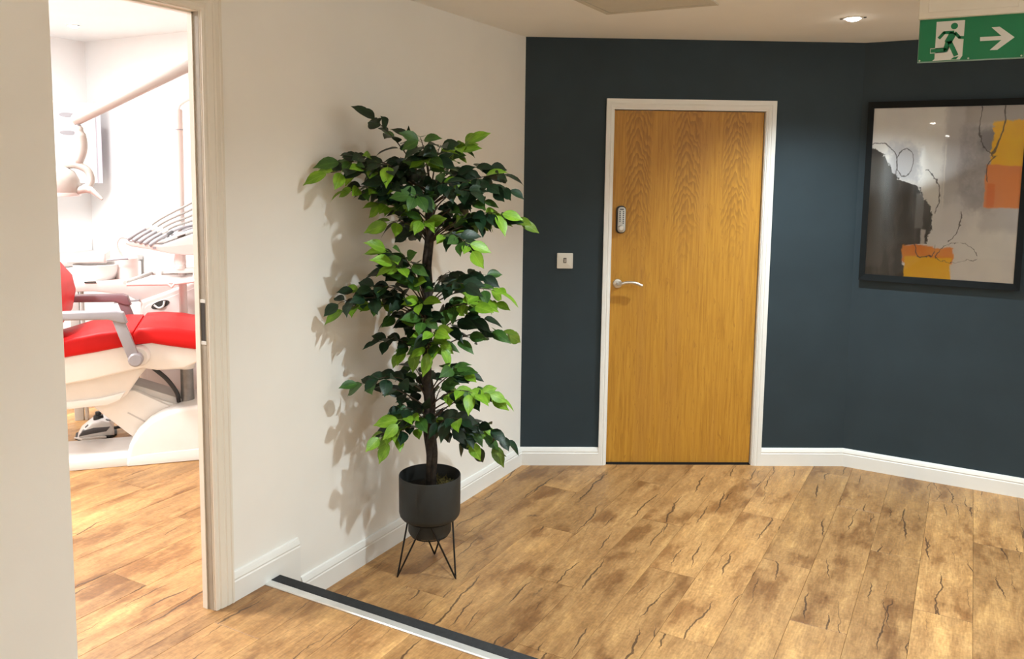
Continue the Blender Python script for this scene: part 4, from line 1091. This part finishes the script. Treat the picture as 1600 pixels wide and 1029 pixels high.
# tray carried by the console arm
tr_ = empty('instrument_tray', (0, 0, 0)); tr_.parent = ic_
quad_slab('tray_base', [(-0.075, 0.36, 0.868), (0.265, 0.36, 0.868), (0.30, 0.66, 0.872), (0.03, 0.66, 0.872)], 0.010, M['white'], tr_)
tube('tray_rail', [IC(-0.078, 0.355, 0.880), IC(0.02, 0.68, 0.890), IC(0.045, 0.68, 0.890)], 0.011, M['shade'], tr_, 10)
tube('tray_rail', [IC(0.075, 0.68, 0.890), IC(0.33, 0.67, 0.890)], 0.011, M['shade'], tr_, 10)
tube('tray_rail', [IC(-0.07, 0.35, 0.870), IC(0.13, 0.35, 0.868), IC(0.15, 0.345, 0.850), IC(0.165, 0.35, 0.868), IC(0.30, 0.36, 0.880)], 0.008, M['bounce_white'], tr_, 10)
ext_y('tray_hanger', icp([(0.24, 0.86), (0.30, 0.86), (0.33, 1.04), (0.29, 1.04)]), -0.04, 0.04, M['bounce_white'], ic_, 0.008)

# operating lamp: column behind the unit, jointed arm, head with yoke and grip
ol = tag(empty('operating_lamp', CH + (in_chair(0.19, 0.62) - in_chair(0, 0)), CR), 'white operating lamp on a long arm above the dental chair', 'operating lamp')
def OL_(a, b, z): return (a - 0.19, b - 0.62, z)
lathe('column', [(0, 0), (0.09, 0), (0.09, 0.02), (0.024, 0.03), (0.021, 1.2), (0.024, 1.40), (0.026, 1.72), (0.026, 1.80), (0.022, 1.81), (0, 1.81)], M['bounce_white'], ol, seg=24)
lathe('column_band', [(0.0262, 1.695), (0.0272, 1.695), (0.0272, 1.70), (0.0262, 1.70)], M['grey'], ol, seg=24)
tube('elbow', spline([OL_(0.19, 0.62, 1.80), OL_(0.20, 0.62, 1.835), OL_(0.245, 0.62, 1.870), OL_(0.262, 0.62, 1.90), OL_(0.264, 0.62, 2.04)], 5), [0.012] * 10 + [0.018] * 11, M['white'], ol, 14)
arm0, arm1 = Vector(OL_(-0.335, 0.60, 1.725)), Vector(OL_(0.40, 0.62, 2.130))
tube('spring_arm', [arm0, arm0.lerp(arm1, 0.02), arm0.lerp(arm1, 0.5), arm1], [0.020, 0.031, 0.031, 0.031], M['armbeige'], ol, 16, 60, (0.8, 1.0))
tube('neck', spline([OL_(-0.310, 0.60, 1.735), OL_(-0.305, 0.60, 1.68), OL_(-0.295, 0.60, 1.62), OL_(-0.298, 0.60, 1.57), OL_(-0.318, 0.60, 1.515), OL_(-0.335, 0.60, 1.495)], 5), [0.012] * 4 + [0.022] * 3 + [0.029] * 14 + [0.024] * 5, M['armbeige'], ol, 14)
lathe('neck_ring', [(0.013, 0), (0.016, 0.002), (0.016, 0.012), (0.013, 0.014)], M['grey'], ol, c=OL_(-0.308, 0.60, 1.695), seg=18)
head = lathe('lamp_head', [(0, 0.155), (0.05, 0.150), (0.09, 0.125), (0.112, 0.08), (0.118, 0.03), (0.112, 0.0), (0.10, -0.006), (0.0, -0.004)], M['armbeige'], ol, seg=40, M4=Matrix.Translation(OL_(-0.425, 0.60, 1.335)))
lathe('light_rim', [(0.100, -0.008), (0.115, -0.006), (0.116, 0.010), (0.114, 0.014)], M['bounce_white'], head, seg=40, c=OL_(-0.425, 0.60, 1.335))
tube('yoke', spline([OL_(-0.40, 0.60, 1.488), OL_(-0.33, 0.595, 1.495), OL_(-0.275, 0.59, 1.470), OL_(-0.255, 0.585, 1.425), OL_(-0.265, 0.58, 1.385), OL_(-0.305, 0.575, 1.360)], 6), 0.020, M['armbeige'], ol, 14)
tube('grip', spline([OL_(-0.345, 0.57, 1.345), OL_(-0.30, 0.565, 1.362), OL_(-0.265, 0.56, 1.364), OL_(-0.24, 0.55, 1.352), OL_(-0.195, 0.53, 1.312)], 5), [0.020] * 8 + [0.019] * 6 + [0.016 - 0.0015 * k for k in range(7)], M['armbeige'], ol, 14)

# ------------------------------------------------------------------ surgery cupboards
wc = tag(empty('wall_cupboard', (SX, -0.75, 1.53)), 'white wall cupboard with two oval openings behind the operating lamp', 'cupboard')
box('carcass', (0, 0.33, -1.05, 0.57, 0, 0.57), M['cup'], wc, 0.002, 1)
for y0_, y1_ in ((-1.05, -0.52), (-0.515, 0.02), (0.025, 0.57)):
    dr = box('door', (0.331, 0.350, y0_ + 0.003, y1_ - 0.003, 0.003, 0.567), M['cup'], wc, 0.002, 1)
for z_ in (0.475, 0.352):
    bm = bmesh.new()
    add_prism(bm, [(0.3495, 0.355 + 0.062 * math.cos(k * math.pi / 12), z_ + 0.017 * math.sin(k * math.pi / 12)) for k in range(24)], [(0.3515, 0.355 + 0.062 * math.cos(k * math.pi / 12), z_ + 0.017 * math.sin(k * math.pi / 12)) for k in range(24)])
    finish(bm, 'dispenser_opening', M['grey'], wc)
box('corner_shade_strip', (0.0, 0.335, 0.572, 0.62, 0.0, 0.57), M['lav'], wc)  # added strip; the corner's shade is put into its lavender colour

ct = tag(empty('worktop', (SX, -1.4, ZN + 0.815)), 'grey worktop along the surgery wall behind the spittoon', 'worktop')
box('slab', (0, 0.60, -1.9, 1.38, 0, 0.038), M['worktop'], ct, 0.004)
box('upstand', (0, 0.015, -1.9, 1.38, 0.038, 0.13), M['cup'], ct)
for k in range(5):
    y0_ = -3.28 + 0.65 * k
    bc = tag(empty('base_cabinet', (SX + 0.03, y0_, ZN)), 'white base cabinet number %s along the worktop counted from the back wall' % ['five', 'four', 'three', 'two', 'one'][k], 'cabinet', 'base cabinets under the worktop')
    box('carcass', (0, 0.55, 0.002, 0.648, 0.10, 0.814), M['cup'], bc)
    box('plinth', (0.02, 0.50, 0.002, 0.648, 0.0, 0.10), M['shade'], bc)
    dr = box('door', (0.552, 0.570, 0.004, 0.646, 0.11, 0.808), M['cup'], bc, 0.002, 1)
    box('handle', (0.571, 0.585, 0.25, 0.40, 0.76, 0.772), M['steel'], dr, 0.002, 1)
tp = tag(empty('basin_tap', (SX + 0.16, -0.62, ZN + 0.853)), 'small chrome mixer tap on the grey worktop', 'tap')
lathe('tap_base', [(0, 0.0), (0.026, 0.0), (0.028, 0.008), (0.020, 0.015), (0.018, 0.07), (0, 0.07)], M['steel'], tp, seg=20)
tube('spout', spline([(0, 0, 0.04), (0.05, 0, 0.065), (0.11, 0, 0.060), (0.125, 0, 0.040)], 5), 0.012, M['steel'], tp, 12)
tube('tap_lever', [(0, 0, 0.07), (0.0, 0.0, 0.10), (0.05, 0.02, 0.125)], [0.012, 0.009, 0.006], M['steel'], tp, 10)
